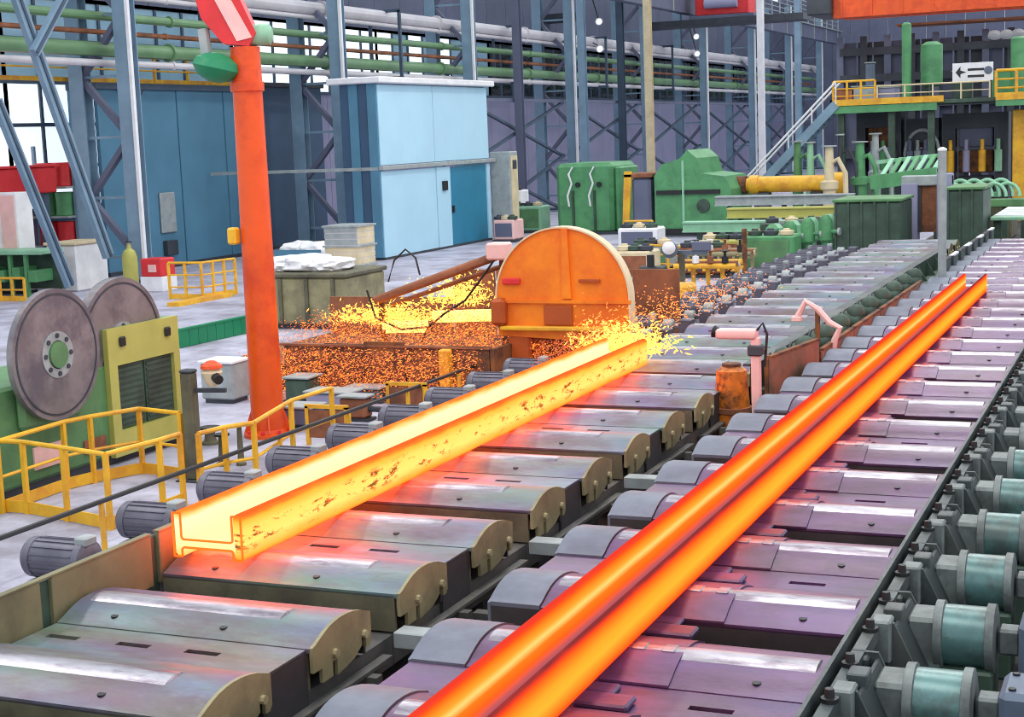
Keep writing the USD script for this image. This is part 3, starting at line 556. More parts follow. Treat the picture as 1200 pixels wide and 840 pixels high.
PITCH, Y00, NS = 2.95, 11.05, 15
near = lambda k, n: f'{ORD[k]} from the near end'
lt = section('roller_table_section', 'grey twin-hump section of the table under the yellow-hot beam, first from the near end', 'roller table', 2.35, True, (-5.85, Y00 - 2 * PITCH, 0))
rt = section('roller_table_section', 'violet twin-hump section under the dull orange beam, first from the near end', 'roller table', 2.95, False, (-2.05, Y00 - 2 * PITCH, 0))
for k in range(1, NS):
    y = Y00 + (k - 2) * PITCH
    dup(lt, (-5.85, y, 0), f'grey twin-hump section of the table under the yellow-hot beam, {near(k, NS)}')
    dup(rt, (-2.05, y, 0), f'violet twin-hump section under the dull orange beam, {near(k, NS)}')

cb = thing('cross_beam', 'pale cross beam bridging the gap between the two tables, first from the near end', 'beam', (-5.79, Y00 - PITCH, 0))
part(cb, 'beam', MB().box(0, 0.78, -0.22, -0.02, 0.56, 0.7, 0.01), 'light_grey'); part(cb, 'brace', MB().box(0.02, 0.78, 1.3, 1.42, 0.3, 0.4), 'frame', False); part(cb, 'foot', MB().box(.3, .45, -.2, -.05, .03, .56), 'dark_grey', False); part(cb, 'foot', MB().box(.3, .45, 1.3, 1.42, .03, .3), 'dark_grey', False)
for k in range(0, 3): dup(cb, (-5.79, Y00 + k * PITCH, 0), f'pale cross beam bridging the gap between the two tables, {near(k + 1, 4)}')

# side guard plates left of the hot table
g = thing('side_guard', 'olive side guard plate beside the hot table, first from the near end', 'guard plate', (-8.28, Y00 - 2 * PITCH, 0))
for a, b in ((0.06, 1.42), (1.56, 2.9)): part(g, 'plate', MB().box(-0.03, 0.02, a, b, 0.84, 1.31, 0.008), 'olive_mid', False)
for y in (0, 1.49): part(g, 'post', MB().box(-0.11, -0.02, y - 0.09, y + 0.09, 0.03, 1.28, 0.01), 'green_dark')
part(g, 'edge', MB().box(-0.04, 0.025, 0.06, 2.9, 1.31, 1.325), 'olive_mid', False)
for k in range(1, 6): dup(g, (-8.28, Y00 + (k - 2) * PITCH, 0), f'olive side guard plate beside the hot table, {near(k, 6)}')

# drive motors left of the hot table
mo = thing('drive_motor', 'dark round drive motor beside the hot table, first from the near end', 'motor', (-9.68, 8.57, 0.85))
part(mo, 'body', MB().lathe([(0, .06), (.01, .17), (.04, .195), (.12, .2), (.125, .19), (.62, .19), (.625, .2), (.7, .2), (.74, .15), (.76, .08)], (-.4, 0, 0), (1, 0, 0), 28), 'motor', 35)
f = MB()
for k in range(16): an = k * math.pi / 8; f.bar((-.27, .196 * math.cos(an), .196 * math.sin(an)), (.22, .196 * math.cos(an), .196 * math.sin(an)), 0.01, 0.016, (0, math.cos(an), math.sin(an)))
part(mo, 'cooling_fin', f, 'motor', False); part(mo, 'end_cover', MB().lathe([(0, .05), (.005, .14), (.03, .165)], (-.42, 0, 0), (1, 0, 0), 24), 'dark_steel', 30)
part(mo, 'terminal_box', MB().box(.2, .34, -.09, .09, .15, .24, .015), 'light_grey'); part(mo, 'shaft', MB().tube((.36, 0, 0), (1.5, 0, 0), .05, 12), 'roller'); part(mo, 'coupling', MB().lathe([(0, .1), (.02, .13), (.2, .13), (.22, .1)], (.5, 0, 0), (1, 0, 0), 20), 'light_grey', 30)
part(mo, 'bearing_block', MB().box(.85, 1.1, -.16, .16, -.25, .14, .02), 'motor')
part(mo, 'pedestal', MB().box(-.35, .35, -.22, .22, -.85, -.2, .02), 'concrete'); part(mo, 'pedestal', MB().box(.8, 1.15, -.2, .2, -.85, -.25, .02), 'concrete')
for k in range(1, 27):
    y = 8.57 + 1.475 * k
    if 24.6 < y < 27.5: continue
    dup(mo, (-9.68, y, 0.85), 'dark round drive motor beside the hot table, ' + (near(k, 27) if k < 11 else f'{ORD[k - 13]} one past the saw hood'))

# right-hand side of the second table: bearing stands and drive units
bs = thing('bearing_stand', 'dark bearing stand with a sloping plate beside the second table, first from the near end', 'bearing stand', (-2.0, 8.57, 0))
part(bs, 'bracket', MB().box(0.05, 0.2, -0.46, -0.26, 0.75, 1.07, 0.015), 'stand_grey'); part(bs, 'lug', MB().box(0.05, 0.16, 0.34, 0.46, 0.75, 1.02, 0.015), 'rail_steel')
part(bs, 'sloping_plate', MB().hull([(x + o, y, z) for o in (0, .025) for y in (-.35, .42) for x, z in ((.2, 1.0), (.62, .1))]), 'gusset', False)
for y in (-.38, .42): part(bs, 'fin', MB().hull([(x, y + o, z) for o in (0, .03) for x, z in ((0.03, 1.04), (.215, 1.04), (.66, .1), (.03, .1))]), 'rail_steel', False)
for y in (-.6, .1): part(bs, 'bolt', MB().lathe([(0, .06), (.03, .06), (.035, .035), (.09, .03)], (.08, y, 1.04), (0, 0, 1), 8), 'black')
part(bs, 'base', MB().box(0, .7, -.74, .73, 0.03, 0.1), 'dark_grey', False); part(bs, 'rail', MB().box(.03, .12, -.737, .737, .93, 1.04), 'rail_steel', False); part(bs, 'clip', MB().box(.1, .24, -.16, .02, .98, 1.08, .01), 'rail_steel')
du = thing('drive_unit', 'teal gear drum and motor driving the second table, first from the near end', 'drive unit', (-1.36, 8.77, 0))
part(du, 'coupling_guard', MB().box(-.4, -.13, -.19, .19, .55, .97, .03), 'stand_grey'); part(du, 'shaft', MB().tube((-.75, 0, .8), (-.1, 0, .8), .07, 14), 'dark_steel')
part(du, 'gear_drum', MB().lathe([(0, .2), (.015, .235), (.43, .235), (.445, .2)], (-.2, 0, .8), (1, 0, 0), 32), 'teal', 35)
for x in (-.205, .17): part(du, 'end_ring', MB().lathe([(0, .22), (.01, .262), (.07, .262), (.08, .22)], (x, 0, .8), (1, 0, 0), 32), 'stand_grey', 35)
part(du, 'drum_foot', MB().box(-.18, .24, -.24, .24, .03, .6, .02), 'green_dark'); part(du, 'guard_foot', MB().box(-.38, -.15, -.16, .16, .03, .56, .02), 'dark_grey')
part(du, 'connector', MB().box(.26, .42, -.09, .09, .7, .9, .02), 'stand_grey'); m_ = part(du, 'motor', MB().box(.42, 1.1, -.24, .24, .5, 1.0, .04), 'motor_box'); part(m_, 'screw', (lambda b: [b.tube((x, y, 1.0), (x, y, 1.015), .025, 8) for x in (.5, .75, 1.0) for y in (-.15, .15)] and b)(MB()), 'black')
part(du, 'motor_foot', MB().box(.46, 1.05, -.26, .26, .03, .5, .02), 'dark_grey')
for k in range(1, 14):
    dup(bs, (-2.0, 8.57 + 1.475 * k, 0), f'dark bearing stand with a sloping plate beside the second table, {near(k, 14)}'); dup(du, (-1.36, 8.77 + 1.475 * k, 0), f'teal gear drum and motor driving the second table, {near(k, 14)}')

# ------------------------------------------------------------------ the two hot beams
# colours are the steel's own glow (linear light, red far over white): dark red to yellow across each face
Y_FACE = [(0, (4, .24, .01)), (.1, (6, .5, .05)), (.35, (8, .92, .2)), (.66, (8, .84, .15)), (.86, (6, .56, .05)), (.94, (2.4, .25, .015)), (1, (1.6, .14, .008))]
Y_IN = [(0, (6, .7, .14)), (.25, (8, 1.0, .44)), (.8, (8.5, 1.05, .62)), (.9, (7, .8, .25)), (.97, (3, .36, .03)), (1, (2.4, .24, .015))]
hb = thing('hot_beam', 'yellow-hot steel H-beam lying on the roller table by the saw', 'beam'); x0, x1, z0, z1, ya, yb = -8.13, -7.40, 1.085, 1.5, 11.15, 22.7
L['hot_y_face'] = hot('hot_y_face', 'z', Y_FACE, z0, z1, 1.0, marks=(150, 104, 44)); L['hot_y_in'] = hot('hot_y_in', 'z', Y_IN, 1.1, z1, 1.0)
L['hot_y_end'] = hot('hot_y_end', 'z', [(0, (2.0, .2, .01)), (.5, (2.2, .27, .02)), (1, (1.8, .2, .012))], 1.1, z1, 1.0)
part(hb, 'flange', MB().box(x1 - .11, x1, ya, yb, z0, z1, .03), 'hot_y_face', False, 'glowing flange with dark scale marks'); part(hb, 'flange', MB().box(x0, x0 + .1, ya, yb, z0, z1, .03), 'hot_y_in', False)
part(hb, 'web', MB().prism([(x0 + .07, 1.13), (x0 + .14, 1.18), (x1 - .14, 1.18), (x1 - .07, 1.13), (x1 - .07, 1.33), (x1 - .14, 1.25), (x0 + .14, 1.25), (x0 + .07, 1.33)], ya + .01, yb, 'xz'), 'hot_y_in', False)
H_ = sbox(x0, z0, x0 + .1, z1).union(sbox(x1 - .11, z0, x1, z1)).union(sbox(x0, 1.17, x1, 1.26)).buffer(-.015).buffer(.015).buffer(.02).buffer(-.02)
part(hb, 'end_rim', MB().prism(H_.difference(H_.buffer(-.017)), ya - .012, ya, 'xz'), 'hot_y_end', False, 'darker orange rim of the sheared end')
hb = thing('hot_beam', 'long dull orange steel H-beam with a purple web on the second table', 'beam'); x0, x1, ya, yb = -3.93, -3.44, 7.2, 33.6; z1 = 1.46
R_FACE = [(0, (.9, .02, .004)), (.1, (2.2, .16, .004)), (.4, (3.8, .52, .03)), (.6, (3.6, .44, .02)), (.84, (2.2, .17, .004)), (.95, (1.0, .04, .008)), (1, (.25, .015, .02))]
R_IN = [(0, (2.0, .12, .01)), (.28, (2.6, .22, .008)), (.46, (4.0, .74, .19)), (.6, (3.2, .42, .03)), (.84, (2.2, .17, .004)), (.96, (1.2, .05, .008)), (1, (.9, .03, .008))]
L['hot_r_face'] = hot('hot_r_face', 'z', R_FACE, z0, z1, 1.0, scatter=.06); L['hot_r_in'] = hot('hot_r_in', 'z', R_IN, 1.17, z1, 1.0, scatter=.06)
L['hot_r_web'] = hot('hot_r_web', 'x', [(0, (1.2, .12, .02)), (.12, (.7, .1, .08)), (.2, (.46, .09, .12)), (1, (.36, .075, .12))], x0 + .06, x1 - .06, 1.0, scatter=.1)
part(hb, 'flange', MB().box(x1 - .05, x1, ya, yb, z0, z1, .012), 'hot_r_face', False); part(hb, 'flange', MB().box(x0, x0 + .06, ya, yb, z0, z1, .015), 'hot_r_in', False)
part(hb, 'web', MB().box(x0 + .06, x1 - .05, ya, yb, 1.145, 1.175), 'hot_r_web', False, 'cooler purple web between the orange flanges')

# ------------------------------------------------------------------ hot saw: orange hood, rusty spark chamber, sparks
t = thing('saw_hood', 'big orange half-round saw hood above the glowing beam', 'saw hood'); cx, cz, R = -10.08, 1.74, 1.28
arc = [(cx + R * math.cos(a), cz + R * math.sin(a)) for a in np.linspace(0, math.pi, 40)]
body = arc + [(cx - R, 1.05), (cx - .2, 1.0), (cx + .75, .95), (cx + .8, .72), (cx + R, .72)]
part(t, 'shell', MB().prism(body, 26.0, 26.2, 'xz'), 'hood', 30)
part(t, 'rim', MB().prism(Polygon(arc + [(cx - R, 1.2), (cx - R - .03, 1.2)] + [(cx + (R + .03) * math.cos(a), cz + (R + .03) * math.sin(a)) for a in np.linspace(math.pi, 0, 40)] + [(cx + R + .03, .75), (cx + R, .75)]).buffer(0), 25.96, 26.24, 'xz'), 'beige', 40)
part(t, 'rib', MB().hull([(x, y, z) for x, w in ((cx + .1, 0),) for y in (25.93, 26.0) for x, z in ((cx + .02, 1.75), (cx + .2, 1.75), (cx + .16, 3.02), (cx + .05, 3.02))]), 'hood', False)
part(t, 'rib', MB().box(cx - 1.3, cx + 1.32, 25.94, 26.0, 1.66, 1.72), 'hood', False); part(t, 'lower_lip', MB().box(cx - 1.2, cx + 1.3, 25.85, 26.0, 1.16, 1.24, .02), 'yellow')
part(t, 'inspection_door', MB().box(cx - .35, cx + .2, 25.95, 26.0, 1.26, 1.62, .01), 'hood_dark'); part(t, 'side_block', MB().box(cx - 1.36, cx - 1.08, 25.8, 26.3, 1.25, 1.75, .06), 'hood_dark'); part(t, 'latch', MB().box(cx + .35, cx + .75, 25.93, 26.0, 2.04, 2.1, .01), 'hood_dark'); part(t, 'latch', MB().box(cx - 1.15, cx - .8, 25.93, 26.0, 2.0, 2.12, .02), 'red')
part(t, 'support', MB().box(cx - 1.1, cx - .7, 26.02, 26.18, 0, 1.1, .02), 'hood_dark'); part(t, 'support', MB().box(cx + .3, cx + .7, 26.02, 26.18, 0, 1.0, .02), 'hood_dark')
t = thing('hose_boom', 'rusty tubular arm with hoses leading up to the saw hood', 'arm'); a, b = at(440, 352, Y=27.5), at(590, 297, Y=27.5)
part(t, 'tube', MB().tube(a, b, .09, 12), 'rust'); part(t, 'tube', MB().tube(a + [.2, .3, -.12], b + [0, .3, -.22], .05, 10), 'rust'); part(t, 'post', MB().bar((b[0], 27.5, 0.03), b, .14), 'rust_dark', False); part(t, 'post', MB().bar((a[0] + .1, 27.6, 0), a + [.1, .1, 0], .12), 'rust_dark', False); part(t, 'clamp', MB().box(b[0] - .3, b[0] + .12, 27.3, 27.7, b[2] - .12, b[2] + .22, .04), 'pink')
hs = [at(*q, Y=27.35) for q in ((430, 340), (440, 372), (470, 386), (502, 383), (520, 368), (545, 352), (570, 318), (582, 300))]
part(t, 'hose', MB().path([hs[0] * (1 - s) + hs[1] * s for s in (0, .5)] + hs[1:], .022, 7), 'black'); hs = [at(*q, Y=27.4) for q in ((502, 383), (490, 410), (470, 440), (462, 455))]; part(t, 'hose', MB().path(hs, .022, 7), 'black')
part(t, 'hose', MB().path([at(*q, Y=28) for q in ((455, 330), (462, 305), (475, 292), (487, 302), (492, 322))], .02, 7), 'black')
t = thing('spark_chamber', 'rust-brown spark chamber wall below and beside the saw hood', 'spark chamber')
for k in range(5): part(t, 'front_plate', MB().box(-15.5 + .86 * k, -14.66 + .86 * k, 25.2 + .03 * (k % 2), 25.25 + .03 * (k % 2), 0.0, .9 + .05 * (k % 3)), 'rust_dark', False)
for k in range(3): part(t, 'front_plate', MB().box(-11.15 + .66 * k, -10.5 + .66 * k, 26.5 + .02 * (k % 2), 26.55 + .02 * (k % 2), 0.0, .95), 'rust_dark', False)
for k in range(8): part(t, 'back_plate', MB().box(-17.2 + 1.02 * k, -16.22 + 1.02 * k, 30.0, 30.06, 0.0, 1.9 if k > 2 else 1.3), 'rust', False)
part(t, 'floor_plate', MB().box(-17.2, -11.2, 25.4, 29.9, 0.0, .5), 'rust_dark', False); part(t, 'floor_plate', MB().box(-11.15, -9.3, 26.6, 29.9, 0.0, .5), 'rust_dark', False); part(t, 'side_plate', MB().box(-11.2, -11.12, 25.2, 26.5, 0, .9), 'rust_dark', False)
part(t, 'post', MB().box(-12.15, -11.95, 25.0, 25.2, 0, .9, .02), 'yellow'); part(t, 'beam', MB().box(-11.9, -10.4, 25.4, 25.7, .38, .46, .01), 'pink'); part(t, 'coping', MB().box(-15.6, -11.2, 25.18, 25.3, .9, .94), 'rust', False)
for i, x in enumerate((-15.75, -15.5, -15.2)): one('bollard', MB().lathe([(0, .1), (.02, .08), (.6, .08), (.66, .03)], (x, 24.6 - .1 * i, 0), (0, 0, 1), 14), 'white', ['white bollard touching the orange post in view, before the spark chamber', 'middle one of the three white bollards before the spark chamber', 'white bollard before the spark chamber, farthest from the orange post'][i], 'bollard')
for i, (a, b, w, lab) in enumerate([(at(450, 381, Y=27.6), at(500, 380, Y=27.6), .16, 'short white-hot cut end lying in the spark chamber'), (at(508, 369, Y=28.6), at(575, 367, Y=28.6), .16, 'white-hot bar end reaching from the spark chamber to the saw hood')]):
    c = thing('cut_end', lab, 'steel offcut'); L[f'hot_c{i}'] = glow(f'hot_cut_{i}', (255, 196, 88), 4.0); part(c, 'flange', MB().bar(a, b, w, w), L[f'hot_c{i}'], False); part(c, 'web', MB().bar(a - [0, 0, w * .7], b - [0, 0, w * .7], .05, w * .6), L[f'hot_c{i}'], False)


def streaks(n, fn, seed):
    r = np.random.default_rng(seed); m = MB(); V, F = [], []
    for i in range(n):
        p, d, ln, w = fn(r); d = d / np.linalg.norm(d); a = np.cross(d, [0.3, 0.5, 0.8]); a /= np.linalg.norm(a); b = np.cross(a, d)
        V += [p, p + d * ln * .4 + a * w, p + d * ln * .4 - a * w * .5 + b * w * .87, p + d * ln * .4 - a * w * .5 - b * w * .87, p + d * ln]; k = 5 * i
        F += [(k, k + 2, k + 1), (k, k + 3, k + 2), (k, k + 1, k + 3), (k + 4, k + 1, k + 2), (k + 4, k + 2, k + 3), (k + 4, k + 3, k + 1)]
    return m.add(np.array(V), np.array(F))


def spray(r):  # thrown off the cut, falling away from the table into the chamber
    s = r.random() ** .75; x = -9.3 - 6.6 * s; y = 25.4 + r.random() * 2.6 if x < -11.3 else 26.7 + r.random() * 1.8
    z = max(.05, 1.3 - 1.2 * r.random() * (.4 + .6 * s) + .1 * r.normal())
    if r.random() < .4: y = (24.2 if x < -11.2 else 26.1) + .9 * r.random() ; y = min(y, 25.15 if x < -11.2 else 26.45); z = .02 + .9 * r.random()
    return np.array([x, y, z]), np.array([-1, .3 * r.normal(), -.4 + .6 * r.normal()]), .02 + .055 * r.random(), .004 + .006 * r.random()


def burst(cx, cy, cz, sx, sz):
    def fn(r):
        p = np.array([cx + sx * r.normal(), cy + .25 * r.normal(), cz + sz * abs(r.normal())]); return p, np.array([r.normal(), .3 * r.normal(), r.normal() * .6]), .04 + .1 * r.random(), .009 + .008 * r.random()
    return fn


def edge(r):  # running along the far table's edge behind the cut
    s = r.random() ** 1.7; y = 23.0 + 10 * s; return np.array([-8.6 + .35 * r.normal() * (.4 + s), y, 1.15 + .25 * abs(r.normal())]), np.array([.4 * r.normal(), 1, .3 * r.normal()]), .04 + .08 * r.random(), .007 + .006 * r.random()


L['spark'] = glow('spark', (255, 130, 40), 2.4); L['spark_hot'] = glow('spark_hot', (255, 180, 70), 3.0); L['spark_dim'] = glow('spark_dim', (236, 96, 36), 0.9)
one('sparks', streaks(9000, spray, 1), 'spark', 'shower of orange sparks falling into the spark chamber', 'sparks', None, 'stuff', False)
one('sparks', streaks(11000, spray, 9), 'spark_dim', 'dull red cooling sparks drifting over the spark chamber', 'sparks', None, 'stuff', False)
one('sparks', streaks(1300, burst(-14.6, 27.8, 1.05, .55, .16), 2).tm(trimesh.util.concatenate([trimesh.Trimesh(*streaks(700, burst(-13.2, 28.2, 1.4, .35, .25), 3).get(), process=False)])), 'spark_hot', 'two bright yellow bursts of sparks above the spark chamber', 'sparks', None, 'stuff', False)
def skirt(r): return np.array([-9.4 + .7 * r.random(), 22.5 + 4 * r.random(), 1.0 + .35 * r.random()]), np.array([-.4 + .4 * r.normal(), 1, .5 * r.normal()]), .02 + .07 * r.random(), .005 + .007 * r.random()


one('sparks', streaks(1500, skirt, 6), 'spark_dim', 'dull red sparks skipping along the glowing beam in front of the saw hood', 'sparks', None, 'stuff', False)
one('sparks', streaks(1100, burst(-7.9, 23.2, 1.2, .35, .2), 8), 'spark_hot', 'bright sparks bursting at the far end of the yellow-hot beam', 'sparks', None, 'stuff', False)
one('sparks', streaks(1500, edge, 4), 'spark', 'thin trail of sparks along the table edge behind the cut', 'sparks', None, 'stuff', False)

# ------------------------------------------------------------------ dark green machine between the tables
t = thing('motor_bank', 'dark green machine bed between the two tables beyond the brown boards', 'machine bed')
part(t, 'bed', MB().box(-5.6, -5.16, 24.35, 43.5, 0.03, .78, .03), 'green_dark'); part(t, 'plinth', MB().box(-5.6, -5.38, 22.5, 24.1, .03, .78), 'green_dark', False); part(t, 'curb', MB().box(-5.68, -5.6, 22.3, 43.5, .6, 1.16, .02), 'green_dark'); part(t, 'ledge', MB().box(-5.78, -5.58, 22.3, 43.5, 1.16, 1.2), 'rail_steel', False)
for k in range(1, 14): part(t, 'gusset', MB().hull([(x, 22.5 + 1.475 * k + o, z) for o in (0, .05) for x, z in ((-5.6, 1.15), (-5.6, .78), (-5.38, .78))]), 'green_dark', False)
gm = thing('green_motor', 'dark green domed motor on the machine bed between the tables, first from the near end', 'motor', (-5.36, 24.6, .78))
part(gm, 'body', MB().lathe([(0, .14), (.02, .2), (.3, .2), (.36, .16), (.4, .06)], (-.22, 0, .22), (1, 0, 0), 22), 'green_dark', 35); part(gm, 'cover', MB().lathe([(0, .17), (.08, .17), (.16, .12), (.2, .04)], (0.02, 0, .34), (0, 0, 1), 18), 'green_dark', 40); part(gm, 'foot', MB().box(-.2, .16, -.2, .2, 0, .08, .01), 'dark_steel'); part(gm, 'flange', MB().lathe([(0, .2), (.01, .23), (.05, .23), (.06, .2)], (-.24, 0, .22), (1, 0, 0), 22), 'rail_steel', 35)
for k in range(1, 9): dup(gm, (-5.36, 24.6 + 1.475 * k, .78), f'dark green domed motor on the machine bed between the tables, {near(k, 9)}')
dup(gm, (-5.42, 23.3, .78), 'dark green domed motor standing by itself behind the askew brown board')
for i in range(5):
    a, b = ((-5.36, 22.2), (-5.06, 24.2)) if i == 0 else ((-5.05, 24.45 + 2.75 * (i - 1)), (-5.05, 27.1 + 2.75 * (i - 1)))
    z0, z1 = (.7, 1.3) if i == 0 else (.55, 1.1); t = thing('shield_board', ['rusty brown shield board standing slightly askew by the pale post'][0] if i == 0 else f'rusty brown shield board along the second table, {ORD[i - 1]} behind the askew one', 'board')
    part(t, 'board', MB().bar((a[0], a[1], (z0 + z1) / 2), (b[0], b[1], (z0 + z1) / 2), .05, z1 - z0), 'brown_board', False); part(t, 'edge', MB().bar((a[0], a[1], z1 + .02), (b[0], b[1], z1 + .02), .08, .04), 'rust_dark', False)
    for q in (a, b): part(t, 'post', MB().bar((q[0] - .04, q[1], .03), (q[0] - .04, q[1], z1), .06), 'rust_dark', False)
t = thing('guard_frame', 'bent pale pink guard frame rising behind the askew brown board', 'frame'); pts = [at(x, y, Y=25.2) for x, y in ((934, 372), (944, 353), (958, 362), (972, 378), (984, 384), (978, 398), (974, 428))]
part(t, 'bar', MB().path(pts, .055, 7), 'pink')
for a in (pts[0], pts[-1]): part(t, 'foot', MB().box(a[0] - .08, a[0] + .08, 25.12, 25.28, a[2] - .06, a[2] + .02, .01), 'pink')
part(t, 'strut', MB().bar(pts[2], [pts[2][0], 25.2, .78], .07), 'rust_dark', False)
p = at(887, 484, Y=20.6); t = thing('pale_post', 'mottled pale post with a pink cap by the askew brown board', 'post', (p[0], 20.6, .03)); zt = at(887, 398, Y=20.6)[2]
part(t, 'shaft', MB().box(-.06, .06, -.06, .06, 0, zt, .012), 'pink'); part(t, 'base', MB().box(-.2, .2, -.2, .2, 0, .08, .01), 'dark_steel'); part(t, 'clamp', MB().box(-.1, .1, -.1, .1, zt - .25, zt - .1, .02), 'dark_steel')
h = part(t, 'camera_head', MB().box(-.55, .02, -.1, .1, zt - .02, zt + .12, .03), 'pink', True, 'pink and black camera head on the pale post'); part(h, 'lens', MB().lathe([(0, .06), (.1, .09), (.12, .05)], (-.5, 0, zt + .05), (-1, 0, .3), 12), 'black'); part(h, 'cable', MB().path([(.02, 0, zt + .1), (.1, 0, zt + .2), (.16, 0, zt + .05), (.12, 0, zt - .4)], .02, 6), 'black')
p = at(858, 476, Y=21.5); t = thing('lamp_housing', 'housing coloured with orange glow in the gap beside the pale post', 'housing', (p[0], 21.5, .03)); zt = at(858, 428, Y=21.5)[2]
part(t, 'body', MB().lathe([(0, .16), (.06, .24), (zt * .5, .26), (zt - .1, .22), (zt - .03, .12)], (0, 0, 0), (0, 0, 1), 18), 'glow_orange', 40); part(t, 'band', MB().lathe([(0, .25), (.01, .28), (.08, .28), (.09, .25)], (0, 0, zt * .45), (0, 0, 1), 18), 'rust', 30); part(t, 'lid', MB().tube((0, 0, zt - .05), (0, 0, zt), .14, 14), 'rust_dark'); part(t, 'duct', MB().tube((0.1, -.2, .1), (.45, -.9, .3), .1, 12), 'rust')
p = at(1104, 329, Y=37.6); t = thing('lamp_pole', 'pale grey round pole at the far end of the orange beam', 'pole', (p[0], 37.6, .03)); zt = at(1104, 178, Y=37.6)[2]
part(t, 'shaft', MB().tube((0, 0, 0), (0, 0, zt), .1, 16), 'light_grey'); part(t, 'base', MB().box(-.22, .22, -.22, .22, 0, .9, .03), 'blue_dark'); part(t, 'cap', MB().lathe([(0, .11), (.04, .11), (.08, .04)], (0, 0, zt), (0, 0, 1), 16), 'white')
for i in range(8):
    t = thing('ribbed_guard', f'dark green ribbed side guard past the pale pole, {ORD[i]} from the pole', 'guard plate', (-4.95, 38.4 + 1.5 * i, 0)); part(t, 'plate', MB().box(-.06, 0, 0, 1.46, .3, 1.25, .01), 'green_dark'); part(t, 'strip', MB().box(-.08, .03, 0.1, 1.3, 1.25, 1.31, .01), 'white' if i % 2 else 'black'); part(t, 'post', MB().box(-.1, .06, 0, .14, .03, 1.3), 'dark_steel', False)

# ------------------------------------------------------------------ far end of the hot table: gate, green blocks
t = thing('entry_gate', 'grey steel gate with a rusty opening at the far end of the hot table', 'gate'); p, q = at(1056, 266, Y=54), at(1094, 214, Y=54)
part(t, 'upright', MB().box(p[0], p[0] + .55, 54, 54.6, 0, q[2], .03), 'siding'); part(t, 'upright', MB().box(q[0] + .1, q[0] + .6, 54, 54.6, 0, q[2] + .3, .03), 'siding'); part(t, 'header', MB().box(p[0], q[0] + .6, 54.02, 54.5, q[2] - .1, q[2] + .25, .03), 'light_grey')
part(t, 'shutter', MB().box(p[0] + .55, q[0] + .1, 54.2, 54.3, .9, q[2] - .1), 'rust', False); part(t, 'jamb', MB().box(p[0] + .55, p[0] + .65, 54.1, 54.4, .9, q[2] - .1), 'dark_steel', False)
for i, (xa, ya_, xb, yb_, Y, lab, m) in enumerate([(978, 268, 1055, 236, 50, 'long dark green block before the grey gate', 'green_dark'), (1110, 262, 1152, 222, 52, 'dark green block just past the pale pole', 'green_dark'), (1158, 268, 1186, 240, 62.2, 'olive block beyond the dark green one past the pale pole', 'olive_dark')]):
    a, b = at(xa, ya_, Y=Y), at(xb, yb_, Y=Y); t = thing('machine_block', lab, 'machine'); part(t, 'body', MB().box(a[0], b[0], Y, Y + 2.5, 0.03, b[2], .06), m); part(t, 'lid', MB().box(a[0] - .06, b[0] + .06, Y - .06, Y + 2.56, b[2], b[2] + .1, .02), 'green_mach')
    n = max(3, int((b[0] - a[0]) / .35))
    for k in range(n): part(t, 'rib', MB().box(a[0] + (b[0] - a[0]) * k / n, a[0] + (b[0] - a[0]) * k / n + .06, Y - .05, Y, .2, b[2]), m, False)
t = thing('guide_frame', 'green slanted guide frame above the grey gate', 'frame')
for k in range(7): a, b = at(1030 + 10 * k, 212 - k, Y=57), at(1046 + 10 * k, 186 - k, Y=58.5); part(t, 'slat', MB().bar(b, a, .16, .06), 'green' if k % 2 else 'green_pale', False)
a, b = at(1028, 190, Y=58.6), at(1100, 182, Y=58.6); part(t, 'top_bar', MB().bar(a, b, .14), 'green_pale', False); a2, b2 = at(1020, 214, Y=57), at(1098, 204, Y=57); part(t, 'base_bar', MB().bar(a2, b2, .3, .5), 'green', False)
for q in (a2, b2): part(t, 'leg', MB().bar((q[0], 57, .03), q, .2), 'green_dark', False)
t = thing('hose_stand', 'green stand carrying the pale hose loops', 'stand'); a, b = at(1112, 234, Y=60.4), at(1200, 226, Y=60.4); part(t, 'beam', MB().box(a[0], b[0] + 1, 60.2, 60.8, a[2] - .3, a[2], .03), 'green_mach')
for k in range(5): xx = a[0] + (b[0] - a[0]) * k / 4; part(t, 'leg', MB().bar((xx, 60.5, 0.03), (xx, 60.5, a[2] - .3), .2), 'green_dark', False)
zs = a[2]
for i in range(9):
    p = np.array([at(1122 + 8 * i, 226, Y=60)[0], 60.3 + .1 * (i % 2), zs + .08]); one('hose_coil', MB().path([p + [0.45 * math.cos(s) * 1.0 - .2, s * .1, (.5 + .14 * (i % 2)) * math.sin(s)] for s in np.linspace(0, 3.14, 12)], .07, 7), 'green_pale', f'pale green hose loop at the far right past the pale pole, {ORD[i]} along the row', 'hose', 'hose loops past the pole')
a, b = at(1160, 277, Y=53.5), at(1212, 252, Y=58); t = thing('transfer_table', 'pale green transfer table at the right edge beyond the second table', 'table'); part(t, 'top', MB().box(a[0], b[0] + 2, 53.5, 59, 1.3, 1.42, .02), 'green_pale')
for k in range(5): part(t, 'slat', MB().box(a[0] + .1, b[0] + 1.9, 53.8 + 1.05 * k, 54.5 + 1.05 * k, 1.42, 1.47), 'white', False)
for xx in (a[0] + .2, b[0] + 1.6): part(t, 'leg', MB().bar((xx, 54, 0.03), (xx, 54, 1.3), .25), 'green_dark', False)

